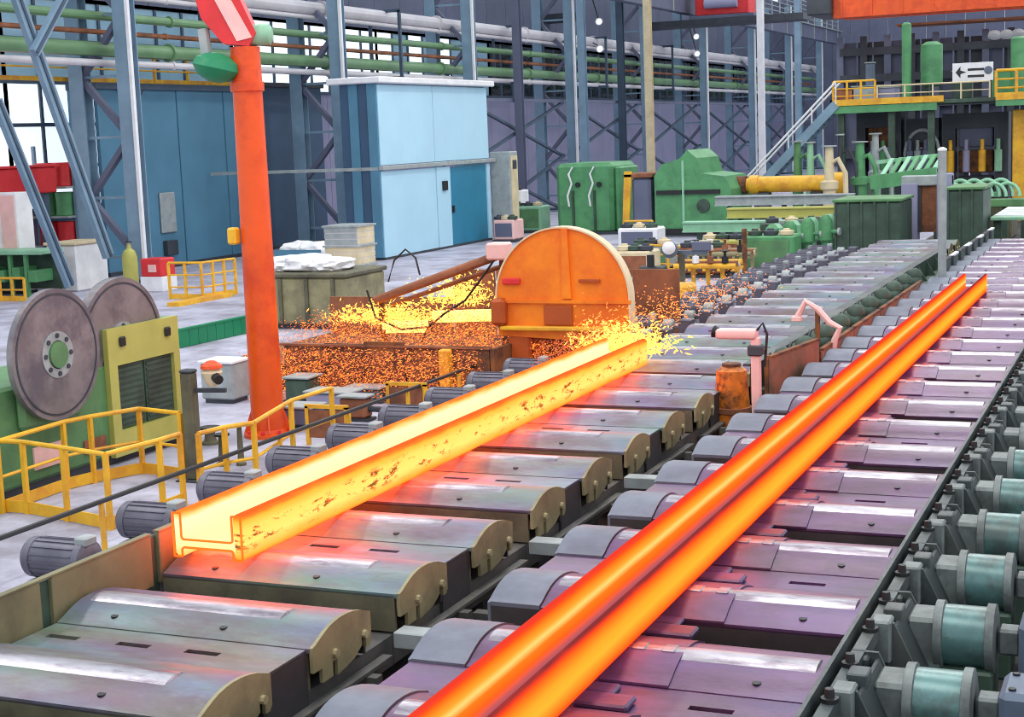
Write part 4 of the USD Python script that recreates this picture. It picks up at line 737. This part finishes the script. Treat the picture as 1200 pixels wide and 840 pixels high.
# ------------------------------------------------------------------ green mill drives: two gearboxes, shaft, skid channels
t = thing('gearbox', 'square green gearbox behind the orange saw hood', 'gearbox'); a, b = at(653, 270, Y=68), at(724, 190, Y=68)
part(t, 'body', MB().box(a[0], b[0] - .3, 68, 71.5, 0, b[2], .18), 'green'); part(t, 'side_cover', MB().box(b[0] - .3, b[0], 68.3, 71, .1, b[2] - .2, .08), 'green')
for k in (.28, .62):
    x = a[0] + (b[0] - a[0]) * k; part(t, 'rib', MB().box(x - .05, x + .05, 67.9, 68, .1, b[2] * .62), 'green_dark', False); part(t, 'oil_pipe', MB().path([(x + .05, 67.85, b[2] * .95), (x - .12, 67.75, b[2] * .85), (x, 67.8, b[2] * .72), (x - .2, 67.75, b[2] * .55), (x - .15, 67.8, b[2] * .4)], .05, 8), 'white'); part(t, 'sight_glass', MB().tube((x + .25, 68, b[2] * .7), (x + .25, 67.9, b[2] * .7), .12, 14), 'black')
part(t, 'base', MB().box(a[0] - .3, b[0] + .3, 67.8, 71.8, 0, .12), 'dark_steel')
t = thing('coupling_guard', 'yellow and grey coupling guard between the two green gearboxes', 'guard'); a, b = at(730, 262, Y=66), at(764, 200, Y=66)
part(t, 'body', MB().box(a[0] + .45, b[0] - .1, 66, 67.8, .2, b[2] - .3, .12), 'siding_dark'); part(t, 'yellow_panel', MB().hull([(x, y, z) for y in (65.9, 66) for x, z in ((a[0], .3), (a[0] + .3, .3), (a[0] + .5, b[2]), (a[0] + .15, b[2]))]), 'yellow', False); part(t, 'lid', MB().box(a[0] + .1, b[0], 65.9, 67.8, b[2] - .3, b[2] - .1, .04), 'rust'); part(t, 'base', MB().box(a[0], b[0], 65.9, 67.8, 0, .2), 'dark_steel')
t = thing('gearbox', 'stepped green gearbox joined to the long yellow shaft', 'gearbox'); a, b = at(768, 266, Y=66), at(856, 176, Y=66); w = b[0] - a[0]
pf = [(a[0], .1), (a[0], b[2] * .72), (a[0] + w * .1, b[2] * .86), (a[0] + w * .34, b[2] * .92), (a[0] + w * .44, b[2] * 1.02), (a[0] + w * .56, b[2] * .92), (a[0] + w * .62, b[2] * .74), (b[0] - .3, b[2] * .7), (b[0], b[2] * .55), (b[0], .1)]
part(t, 'body', MB().prism(pf, 66, 69.6, 'xz'), 'green', 20)
for x0_, x1_ in ((.03, .36), (.4, .86)): part(t, 'joint_flange', MB().box(a[0] + w * x0_, a[0] + w * x1_, 65.88, 66, b[2] * .5, b[2] * .55), 'black', False)
part(t, 'rib', MB().box(a[0] + w * .37, a[0] + w * .4, 65.9, 66, .1, b[2] * .9), 'green_pale', False); part(t, 'lifting_eye', MB().lathe([(0, .3), (.06, .3), (.08, .1)], (a[0] + w * .64, 66, b[2] * .36), (0, -1, 0), 16), 'green_dark'); part(t, 'base', MB().box(a[0] - .2, b[0] + .2, 65.8, 69.8, 0, .1), 'dark_steel'); part(t, 'foot_strip', MB().box(a[0], b[0], 65.8, 66, .12, .35), 'black', False)
t = thing('spindle', 'long yellow drive shaft running from the stepped gearbox to the mill', 'shaft'); a, b = at(856, 217, Y=68), at(992, 214, Y=68)
part(t, 'tube', MB().lathe([(0, .3), (.9, .3), (.92, .42), (1.3, .42), (1.32, .36), (b[0] - a[0] - .6, .36), (b[0] - a[0] - .58, .46), (b[0] - a[0], .46)], (a[0], 68, a[2]), (1, 0, 0), 24), 'yellow', 30); part(t, 'coupling', MB().lathe([(0, .34), (.02, .4), (.7, .4), (.72, .34)], (a[0] + .05, 68, a[2]), (1, 0, 0), 24), 'rust_dark', 30)
for k in (.3, .75): part(t, 'bearing_stand', MB().box(a[0] + (b[0] - a[0]) * k - .25, a[0] + (b[0] - a[0]) * k + .25, 67.7, 68.3, 0, a[2] - .35, .03), 'dark_steel')
for i, (xa, ya_, xb, yb_, Y, m, lab) in enumerate([(838, 232, 1000, 222, 64, 'light_grey', 'pale grey channel beam below the yellow shaft'), (852, 246, 1000, 240, 61, 'green_yellow', 'yellow green channel beam, second below the yellow shaft'), (800, 262, 985, 254, 58, 'green_pale', 'pale green channel beam, third below the yellow shaft'), (870, 280, 985, 268, 54, 'green', 'green channel beam lying nearest to the hot table')]):
    a, b = at(xa, ya_, Y=Y), at(xb, ya_, Y=Y); t = thing('channel_beam', lab, 'beam'); zz = a[2]
    part(t, 'web', MB().box(a[0], b[0], Y, Y + .3, zz - .28, zz), m, False); part(t, 'flange', MB().box(a[0], b[0], Y - .1, Y + .5, zz, zz + .07, .01), m); part(t, 'flange', MB().box(a[0], b[0], Y - .1, Y + .5, zz - .34, zz - .28), m, False)
    for k in range(5): xx = a[0] + (b[0] - a[0]) * (k + .5) / 5; part(t, 'leg', MB().bar((xx, Y + .2, 0), (xx, Y + .2, zz - .34), .18), 'green_dark', False)
# small pumps and valves on the skid
for i in range(16):
    px = 905 + 9 * i if i < 9 else 840 + 9 * i - 10; Y = 50 + (i % 4) * 1.7; p = at(905 + 5.2 * i, 268 - .9 * i, Y=Y); m = ['green', 'green_pale', 'green_dark', 'olive'][i % 4]; h = max(.5, p[2] + .15)
    t = thing('pump', f'small {["green", "pale green", "dark green", "olive"][i % 4]} pump among the pipework left of the grey gate, {ORD[i]} along the row', 'pump', (p[0], Y, 0), 0, 'pumps beside the far table')
    part(t, 'body', MB().lathe([(0, .22), (.08, .22), (.1, .14), (h * .5, .14), (h * .55, .24), (h * .9, .22), (h, .1)], (0, 0, 0), (0, 0, 1), 14), m, 35); part(t, 'outlet', MB().tube((0, 0, h * .7), (.45, -.1, h * .7), .07, 8), m); part(t, 'flange', MB().tube((.43, -.1, h * .7), (.5, -.11, h * .7), .13, 10), 'light_grey')
railing('stand_railing', 'low yellow railing in front of the stepped green gearbox', [fl(758, 318), fl(810, 322), fl(868, 306), fl(905, 292)], .9, 'yellow', mids=2, pitch=1.1, w=.07)
railing('stand_railing', 'yellow railing at the foot of the coupling guard', [at(733, 266, Y=62) * [1, 1, 0], at(765, 266, Y=62) * [1, 1, 0]], .95, 'yellow', mids=2, pitch=.6, w=.08)
for i, (px, py0, py1, Y, lab, m) in enumerate([(800, 340, 296, 40, 'dark slim instrument post carrying a blue lamp by the saw hood', 'olive_dark'), (873, 312, 268, 46, 'dark slim post standing at the edge of the far table', 'rust_dark')]):
    a, b = at(px, py0, Y=Y), at(px, py1, Y=Y); t = thing('instrument_post', lab, 'post', (a[0], Y, 0)); part(t, 'shaft', MB().bar((0, 0, 0), (0, 0, b[2]), .13), m, False); part(t, 'base', MB().box(-.2, .2, -.2, .2, 0, .04), 'dark_steel', False)
    if i == 0:
        part(t, 'lamp', MB().lathe([(0, .12), (.1, .22), (.3, .22), (.34, .1)], (-.3, -.05, b[2] + .1), (.2, -1, 0), 16), 'motor_box', 35); part(t, 'glass', MB().lathe([(0, .18), (.05, .1)], (-.24, -.4, b[2] + .16), (.2, -1, 0), 16), 'white', 35); part(t, 'bracket', MB().bar((-.4, 0, b[2]), (.7, 0, b[2]), .12), 'motor_box', False); part(t, 'terminal_box', MB().box(.3, .8, -.1, .1, b[2] + .05, b[2] + .3, .02), 'siding_dark')
t = thing('pump_unit', 'yellow pump unit with a black motor beside the saw hood', 'pump'); p = at(785, 332, Y=38); part(t, 'body', MB().box(p[0] - .9, p[0] + .5, 38, 38.8, .1, .75, .08), 'yellow'); part(t, 'motor', MB().lathe([(0, .1), (.03, .22), (.7, .22), (.75, .12)], (p[0] - .9, 38.3, 1.0), (1, 0, 0), 16), 'black', 35); part(t, 'base', MB().box(p[0] - 1, p[0] + .6, 37.9, 38.9, 0, .1), 'dark_steel', False); part(t, 'valve', MB().tube((p[0] - .6, 38.3, 1.2), (p[0] - .6, 38.3, 1.5), .1, 12), 'black')

# ------------------------------------------------------------------ rolling mill at the far right
t = thing('mill_platform', 'yellow edged platform above the rolling mill', 'platform'); p0, p1 = at(976, 122, Y=72), at(1106, 117, Y=72); pe = at(1240, 118, Y=72); zt = p0[2]
part(t, 'deck', MB().box(p0[0], pe[0], 72, 78, zt - .18, zt, .02), 'green_dark'); part(t, 'edge_beam', MB().box(p0[0] - .1, p1[0], 71.9, 72, zt - .1, zt + .18), 'yellow', False); part(t, 'side_beam', MB().box(p0[0] - .1, p0[0], 71.9, 78, zt - .1, zt + .18), 'yellow', False); part(t, 'under_beam', MB().box(p0[0], p1[0] - .3, 71.95, 72.2, zt - .45, zt - .12), 'green', False)
ps = at(1167, 118, Y=71.7); part(t, 'edge_beam', MB().box(ps[0], pe[0], 71.6, 71.7, zt - .14, zt + .18), 'yellow', False); part(t, 'under_beam', MB().box(ps[0], pe[0], 71.62, 71.9, zt - .4, zt - .14), 'green', False)
for x in (p0[0] + .3, p0[0] + 2.6, p1[0] - .6): part(t, 'support', MB().box(x - .15, x + .15, 72.3, 72.6, 0, zt - .18), 'green_dark', False)
railing('platform_railing', 'yellow railing on the mill platform at the head of the stair', [(p0[0], 72.1, zt), (p0[0] + 1.9, 72.1, zt)], 1.0, 'yellow', mids=2, pitch=.6, w=.09); railing('platform_railing', 'thin pale railing along the middle of the mill platform', [(p0[0] + 2.0, 72.1, zt), (ps[0] - .3, 72.1, zt)], .72, 'beige', mids=1, pitch=1.2, w=.07, toe=False)
railing('platform_railing', 'yellow railing on the mill platform right of the white board', [(ps[0], 71.8, zt), (pe[0], 71.8, zt)], 1.15, 'yellow', mids=2, pitch=.9, w=.12)
t = thing('stair', 'steep blue steel stair leading up to the mill platform', 'stair'); a, b = at(903, 204, Y=72), at(980, 122, Y=72); a0 = a + (b - a) * (-a[2] / (b[2] - a[2]) if a[2] > .3 else 0)
for y in (71.9, 73.0): part(t, 'stringer', MB().bar((a0[0], y, a0[2]), (b[0], y, b[2]), .1, .4, (0, 0, 1)), 'blue_steel', False); part(t, 'handrail', MB().tube((a0[0], y, a0[2] + 1.0), (b[0], y, b[2] + 1.0), .05, 8), 'white')
for k in range(22): q = a0 + (b - a0) * (k + .5) / 22; part(t, 'tread', MB().box(q[0] - .16, q[0] + .16, 71.95, 72.95, q[2] - .02, q[2] + .02), 'shed_navy', False)
for k in range(6): q = a0 + (b - a0) * k / 5; part(t, 'baluster', MB().bar((q[0], 71.9, q[2]), (q[0], 71.9, q[2] + 1.0), .05), 'white', False)
# housings
for i, (xa, xb, lab) in enumerate([(1004, 1056, 'dark steel mill housing under the left half of the platform'), (1062, 1100, 'dark arched mill housing in the middle below the platform'), (1104, 1182, 'wide dark mill housing with yellow fittings below the platform')]):
    a, b = at(xa, 215, Y=75), at(xb, 124, Y=75); t = thing('mill_housing', lab, 'mill housing'); w = b[0] - a[0]; hz = b[2] - .25
    if i == 1:
        g_ = sbox(a[0], 0, b[0], hz - .3).difference(sbox(a[0] + w * .3, .6, b[0] - w * .3, hz * .72)); part(t, 'frame', MB().prism(g_, 75, 76.2, 'xz'), 'dark_steel', False)
        ac = [(a[0] + w / 2 + (w * .52) * math.cos(s), 74.9, hz * .62 + 1.1 * math.sin(s)) for s in np.linspace(0, math.pi, 14)]; part(t, 'arch_pipe', MB().path([(ac[0][0], 74.9, .4)] + ac + [(ac[-1][0], 74.9, .4)], .09, 8), 'light_grey')
    else:
        g_ = sbox(a[0], 0, b[0], hz).difference(sbox(a[0] + w * .2, 1.0, b[0] - w * .2, hz * .86)); part(t, 'frame', MB().prism(g_, 75, 76.4, 'xz'), 'dark_steel', False)
    for k in range(3): part(t, 'chock', MB().box(a[0] + w * .24, b[0] - w * .24, 75.2, 76, 1.0 + k * (hz - 1.4) / 3, .85 + (k + 1) * (hz - 1.4) / 3, .06), ['green_dark', 'dark_steel', 'rust_dark'][k] if i != 2 else ['dark_steel', 'rust_dark', 'siding_dark'][k])
    for k in range(4): x = a[0] + w * (.14 + .24 * k); part(t, 'cylinder', MB().lathe([(0, .1), (.02, .17), (1.0, .17), (1.02, .09), (1.5, .09)], (x, 74.7, hz * .45), (0, 0, 1), 14), [['green_pale', 'siding', 'green', 'dark_steel'], ['siding_dark', 'light_grey', 'siding_dark', 'dark_steel'], ['yellow', 'siding', 'yellow', 'green_pale']][i][k], 35)
    part(t, 'base', MB().box(a[0], b[0], 74.6, 76.6, 0, .3), 'black', False)
a, b = at(1186, 218, Y=73), at(1202, 128, Y=73); one('yellow_pillar', MB().box(a[0], b[0], 73, 73.8, 0, b[2], .04), 'yellow', 'thick dull yellow pillar at the right edge below the platform', 'pillar')
for i, (px, py, Y, h_, r, m, lab) in enumerate([(950, 218, 69.5, 2.4, .22, 'green_pale', 'pale green valve stand in front of the left mill housing'), (972, 216, 66.6, 2.0, .28, 'beige', 'beige valve stand in front of the left mill housing'), (985, 214, 69, 2.6, .16, 'dark_steel', 'dark thin valve stand beside the beige one'), (1008, 214, 69.2, 2.2, .3, 'green', 'stout green valve stand before the mill'), (1026, 208, 70.5, 2.4, .24, 'light_grey', 'light grey valve stand before the mill'), (935, 212, 70.4, 2.2, .25, 'green_mach', 'green valve stand under the blue stair')]):
    p = at(px, py, Y=Y); t = thing('valve_stand', lab, 'valve', (p[0], Y, 0)); hh = max(p[2], .3) + h_ * .8
    part(t, 'body', MB().lathe([(0, r * 1.5), (.1, r * 1.5), (.12, r), (hh * .5, r), (hh * .52, r * 1.4), (hh * .6, r * 1.4), (hh * .62, r * .8), (hh, r * .6)], (0, 0, 0), (0, 0, 1), 16), m, 30); part(t, 'pipe', MB().path([(0, 0, hh * .8), (.4, -.1, hh * .86), (.7, -.1, hh * .7), (.75, -.1, .2)], r * .4, 8), m); part(t, 'handwheel', MB().tube((0, 0, hh), (0, 0, hh + .06), r * 1.2, 14), 'light_grey')
# on the platform
a, b = at(1057, 116, Y=74), at(1068, 26, Y=74); one('column_tube', MB().lathe([(0, .34), (.1, .34), (.12, .22), (b[2] - zt - .1, .22), (b[2] - zt, .1)], ((a[0] + b[0]) / 2, 74, zt + .01), (0, 0, 1), 20), 'green', 'tall green tube standing on the mill platform', 'column')
a, b = at(1079, 100, Y=74.5), at(1105, 48, Y=74.5); xm = (a[0] + b[0]) / 2; t = thing('oil_tank', 'round green oil tank on legs on the mill platform', 'tank', (xm, 74.5, zt)); part(t, 'body', MB().lathe([(.62, .2), (.75, .5), (b[2] - zt - .15, .5), (b[2] - zt, .25)], (0, 0, 0), (0, 0, 1), 24), 'green', 35)
for an in (0.4, 2.5, 4.6): part(t, 'leg', MB().bar((.38 * math.cos(an), .38 * math.sin(an), 0), (.38 * math.cos(an), .38 * math.sin(an), .8), .08), 'green_dark', False)
a = at(1196, 45, Y=74); one('green_stack', MB().lathe([(0, .5), (.1, .5), (.12, .42), (a[2] - zt, .42), (a[2] - zt + .1, .3)], (a[0], 74, zt), (0, 0, 1), 20), 'green', 'stout green stack at the right edge of the mill platform', 'column')
a, b = at(1116, 96, Y=72.6), at(1164, 72, Y=72.6); t = thing('sign_board', 'white board with dark lettering on the mill platform railing', 'sign', (a[0], 72.6, a[2])); w, h = b[0] - a[0], b[2] - a[2]
part(t, 'board', MB().box(0, w, 0, .06, 0, h, .01), 'white')
for k, zf in enumerate((.56, .2)): part(t, 'lettering', MB().box(w * .38, w * .78, -.012, 0, h * zf, h * (zf + .13)), 'black', False)
part(t, 'emblem', MB().prism(Polygon([(w * .08, h * .5), (w * .2, h * .82), (w * .2, h * .6), (w * .34, h * .5), (w * .2, h * .4), (w * .2, h * .18)]), -.012, 0, 'xz'), 'black', False); part(t, 'emblem', MB().prism(Point(w * .88, h * .55).buffer(h * .22), -.012, 0, 'xz'), 'motor_box', False)
for x in (.1, w - .1): part(t, 'post', MB().bar((x, .1, zt - a[2]), (x, .1, h), .06), 'dark_steel', False)
for i, (px, py, w, h, m, lab) in enumerate([(1014, 104, 1.2, .8, 'light_grey', 'pale grey cabinet on the mill platform by the yellow railing'), (1036, 104, 1.4, .7, 'siding', 'lilac cabinet on the mill platform next to the pale one'), (990, 100, 1.0, .7, 'rust', 'brown cabinet at the head of the stair'), (1128, 112, .9, 1.3, 'green_dark', 'dark green cabinet behind the white board'), (1180, 106, 1.3, 1.2, 'green', 'green cabinet behind the right-hand yellow railing'), (1020, 96, .35, 1.9, 'motor_box', 'narrow blue cabinet on the mill platform')]):
    p = at(px, py, Y=75.5 + .4 * (i % 2)); t = thing('cabinet', lab, 'cabinet', (p[0], 75.5 + .4 * (i % 2), zt)); part(t, 'body', MB().box(-w / 2, w / 2, -.3, .3, 0, h, .03), m); part(t, 'door', MB().box(-w * .42, w * .42, -.33, -.3, .08, h - .08), m, False); part(t, 'top', MB().box(-w / 2 - .03, w / 2 + .03, -.34, .33, h, h + .05), 'light_grey', False)
# dark machinery backdrop: far steelwork behind the mill
t = thing('background_steelwork', 'dark steel framework rising behind the mill platform', 'steelwork'); a, b = at(985, 60, Y=84), at(1215, 60, Y=84)
for k in range(9): x = a[0] + (b[0] - a[0]) * k / 8; part(t, 'upright', MB().bar((x, 84, 0), (x, 84, 9.2), .35), 'dark_steel' if k % 2 else 'siding_dark', False)
for z in (3.0, 5.6, 7.0, 8.4): part(t, 'beam', MB().box(a[0], b[0], 83.8, 84.2, z - .2, z + .2), 'dark_steel', False)
for k in range(12): x = a[0] + (b[0] - a[0]) * k / 12; part(t, 'panel', MB().box(x + .04, x + (b[0] - a[0]) / 12 - .04, 84.3, 84.36, .2, 8.9), 'dark_steel' if k % 3 else 'siding_dark', False)
# overhead crane
t = thing('crane_girder', 'orange overhead crane girder at the top right', 'crane girder'); a, b = at(976, 22, Y=80), at(1230, 6, Y=80)
part(t, 'girder', MB().box(a[0], b[0] + 6, 80, 80.9, a[2], a[2] + 2.2, .03), 'orange'); part(t, 'girder', MB().box(a[0], b[0] + 6, 83, 83.6, a[2] + .1, a[2] + 2.0, .03), 'orange')
for k in range(10): part(t, 'stiffener', MB().box(a[0] + .4 + 1.5 * k, a[0] + .48 + 1.5 * k, 79.96, 80, a[2] + .1, a[2] + 2.1), 'orange', False)
part(t, 'walkway', MB().box(a[0] + 3, b[0] + 6, 81, 82.9, a[2] - .5, a[2] - .4), 'rust', False); part(t, 'end_carriage', MB().box(a[0] - 1.2, a[0], 79.4, 84, a[2] + .2, a[2] + 1.4, .05), 'dark_steel')
for k in range(3): one('crane_lamp', MB().lathe([(0, .12), (.1, .3), (.3, .34), (.34, .2)], (at(1166 + 14 * k, 26 - 2 * k, Y=82)[0], 82, a[2] - 1.0), (0, -.5, -1), 16), 'white', ['white round lamp under the crane walkway, the one towards the green tube', 'white round lamp under the crane walkway, middle of three', 'white round lamp under the crane walkway, the one at the picture edge'][k], 'lamp')
t = thing('runway_girder', 'grey crane runway girder with a grated walkway at the top', 'girder')
za = at(900, 36, X=-33)[2]; part(t, 'girder', MB().box(-33.3, -32.7, 88, 170, za, za + 1.3, .03), 'siding_dark'); part(t, 'flange', MB().box(-33.5, -32.5, 88, 170, za + 1.3, za + 1.4), 'light_grey', False)
for k in range(14): part(t, 'stiffener', MB().box(-32.7, -32.62, 90 + 6 * k, 90.2 + 6 * k, za, za + 1.3), 'light_grey', False)
railing('runway_railing', 'pale grey railing along the crane runway at the top', [(-32.6, 96, za + 1.4), (-32.6, 168, za + 1.4)], 2.0, 'light_grey', mids=4, pitch=3.0, w=.1, toe=False)
for i, (Y, px) in enumerate([(100, 582), (112, 850)]):
    p = at(px, 8, Y=Y); t = thing('crane_trolley', ['dull red crane trolley at the top edge beyond the pale blue cabin', 'dull red crane trolley at the top edge beyond the stepped gearbox'][i], 'crane trolley', (p[0], Y, p[2])); part(t, 'body', MB().box(-2.0, 2.0, -1, 1, -.6, 1.2, .06), 'red'); part(t, 'frame', MB().box(-2.4, 2.4, -1.2, 1.2, -.85, -.6, .02), 'siding_dark'); part(t, 'drum', MB().tube((-1.2, -1.2, .2), (1.2, -1.2, .2), .35, 16), 'siding')
    part(t, 'bridge_beam', MB().box(-6, 6, -1.4, 1.4, -1.3, -.85), 'dark_steel', False)

# ------------------------------------------------------------------ smaller things on the floor
for i in range(5):
    a, b = COLS[3 + i] + .6, COLS[4 + i] - .6; m = MB()
    t = thing('cross_brace', f'dark crossed wind brace between far wall columns, {ORD[i]} bay past the pale blue cabin', 'brace')
    for z0, z1 in ((.05, 3.4), (3.4, 6.6)):
        part(t, 'diagonal', MB().bar((-34.4, a, z0), (-34.4, b, z1), .2, .14), 'blue_dark', False); part(t, 'diagonal', MB().bar((-34.55, a, z1), (-34.55, b, z0), .2, .14), 'blue_dark', False)
    part(t, 'strut', MB().bar((-34.4, a, 6.7), (-34.4, b, 6.7), .22, .2), 'siding_dark', False)
zp = [at(450, q, X=-35.2)[2] for q in (20, 49, 77)]
for i, (px, py) in enumerate([(668, 62), (701, 24), (702, 56), (815, 42), (816, 62)]):
    p = at(px, py, X=-34.5); up = min([z for z in zp if z > p[2] + .3] or [p[2] + 2.2]); t = thing('floodlight', f'small white floodlight hanging among the wall pipes, {ORD[i]} from the cabin', 'lamp', p, 0, 'floodlights among the pipes')
    part(t, 'housing', MB().lathe([(0, .08), (.08, .2), (.24, .25), (.26, .22)], (0, 0, 0), (.5, -.8, -.35), 16), 'white', 35); part(t, 'glass', MB().lathe([(.26, .2), (.275, .06)], (0, 0, 0), (.5, -.8, -.35), 16), 'day_pane', 35); part(t, 'hanger', MB().bar((0, .05, .1), (-.6, .05, up - p[2]), .07), 'dark_steel', False)
# grey gear between the jib post and the drive motors
for i, (px, py, w, d, h, m, lab) in enumerate([(352, 500, .7, .5, .35, 'siding_dark', 'grey gear case beside the foot of the jib post'), (392, 478, .9, .5, .3, 'siding', 'lilac grey gear case behind the drive motors'), (356, 470, .5, .5, .45, 'green_dark', 'dark green valve block behind the jib post'), (430, 470, .7, .4, .25, 'stand_grey', 'low grey gear case before the spark chamber'), (418, 492, .5, .3, .4, 'rust', 'rusty block among the drive motors')]):
    p = fl(px, py); t = thing('gear_case', lab, 'gear case', p); part(t, 'body', MB().box(-w / 2, w / 2, -d / 2, d / 2, .05, h, .04), m); part(t, 'lid', MB().box(-w / 2 - .03, w / 2 + .03, -d / 2 - .03, d / 2 + .03, h, h + .04, .01), 'light_grey'); part(t, 'foot', MB().box(-w / 2 - .06, w / 2 + .06, -d / 2, d / 2, 0, .05), 'dark_steel', False); part(t, 'shaft', MB().tube((w / 2, 0, h * .5), (w / 2 + .35, 0, h * .5), .05, 10), 'dark_steel')
for i, (px, py) in enumerate([(478, 492), (385, 522)]):
    p = fl(px, py); t = thing('motor_guard', ['small yellow frame with a brown panel among the drive motors', 'small yellow frame at the foot of the jib post'][i], 'guard', p)
    for x in (-.35, .35): part(t, 'post', MB().bar((x, 0, 0), (x, 0, .62), .06), 'yellow', False)
    part(t, 'top_rail', MB().bar((-.38, 0, .62), (.38, 0, .62), .06), 'yellow', False); part(t, 'panel', MB().box(-.32, .32, -.02, .02, .12, .56), 'rust', False)
# green beds, pipe racks and pale blocks between the saw hood, the gearboxes and the hot table
for i, (px, py, Y, w, h, m, lab) in enumerate([(752, 272, 58, 1.6, .8, 'white', 'pale block behind the saw hood at the foot of the coupling guard'), (748, 300, 46, 1.1, .8, 'beige', 'beige cabinet just past the saw hood'), (768, 292, 50, 1.3, .6, 'light_grey', 'low grey block beyond the saw hood'), (826, 296, 48, 1.5, .9, 'rust', 'rust brown pump bed beyond the instrument post'), (850, 286, 51, 1.4, .8, 'green_yellow', 'yellow green pump bed beside the second instrument post'), (906, 282, 49, 1.6, .9, 'green', 'green machine bed next to the row of pumps'), (930, 266, 55, 2.2, .9, 'green_dark', 'dark green machine bed behind the row of pumps'), (600, 240, 72, 1.4, 2.0, 'white', 'white cabinet on the floor between the cabin and the first gearbox'), (622, 250, 70, 1.6, 1.3, 'green_pale', 'pale green machine between the cabin and the first gearbox'), (596, 262, 64, 1.0, 1.0, 'pink', 'pinkish bin beside the switch cabinet')]):
    p = at(px, py, Y=Y); t = thing('floor_unit', lab, 'machine', (p[0], Y, 0)); h = max(h, p[2] + .2)
    part(t, 'body', MB().box(-w / 2, w / 2, -.6, .6, .1, h, .06), m); part(t, 'base', MB().box(-w / 2 - .06, w / 2 + .06, -.66, .66, 0, .1), 'dark_steel', False)
    for k in range(3): x = -w * .32 + w * .32 * k; part(t, 'cylinder', MB().lathe([(0, .2), (.02, .24), (.14, .24), (.16, .12), (.22, .1)], (x, -.3, h), (0, 0, 1), 12), ['dark_steel', 'beige', 'green_dark'][(i + k) % 3], 35)
    part(t, 'side_panel', MB().box(-w * .4, w * .4, -.63, -.6, .25, h - .15), ['siding_dark', 'rust', 'green_mach'][i % 3], False)
for i, (xa, ya_, xb, yb_, Y, m, lab) in enumerate([(790, 312, 862, 306, 43, 'yellow', 'yellow pipe rack beyond the saw hood, the one nearest the hot table'), (806, 298, 880, 288, 47, 'olive', 'olive pipe rack beyond the saw hood, the one towards the green gearbox')]):
    a, b = at(xa, ya_, Y=Y), at(xb, ya_, Y=Y); t = thing('pipe_rack', lab, 'rack')
    for k in range(4): part(t, 'pipe', MB().tube((a[0], Y + .25 * k, a[2] + .06 * (k % 2)), (b[0], Y + .25 * k, a[2] + .06 * (k % 2)), .08, 10), [m, 'rust', 'beige', m][k])
    for k in range(5): x = a[0] + (b[0] - a[0]) * (k + .1) / 4.2; part(t, 'leg', MB().bar((x, Y + .35, 0), (x, Y + .35, a[2] - .08), .1), m, False); part(t, 'cross_bar', MB().bar((x, Y - .1, a[2] - .1), (x, Y + .9, a[2] - .1), .08), m, False)
    for k in range(4): x = a[0] + (b[0] - a[0]) * (k + .5) / 4.2; part(t, 'valve', MB().lathe([(0, .06), (.02, .1), (.2, .1), (.22, .04), (.35, .04), (.36, .14), (.38, .14)], (x, Y, a[2] + .08), (0, 0, 1), 10), ['black', 'white', 'rust'][k % 3], 30)
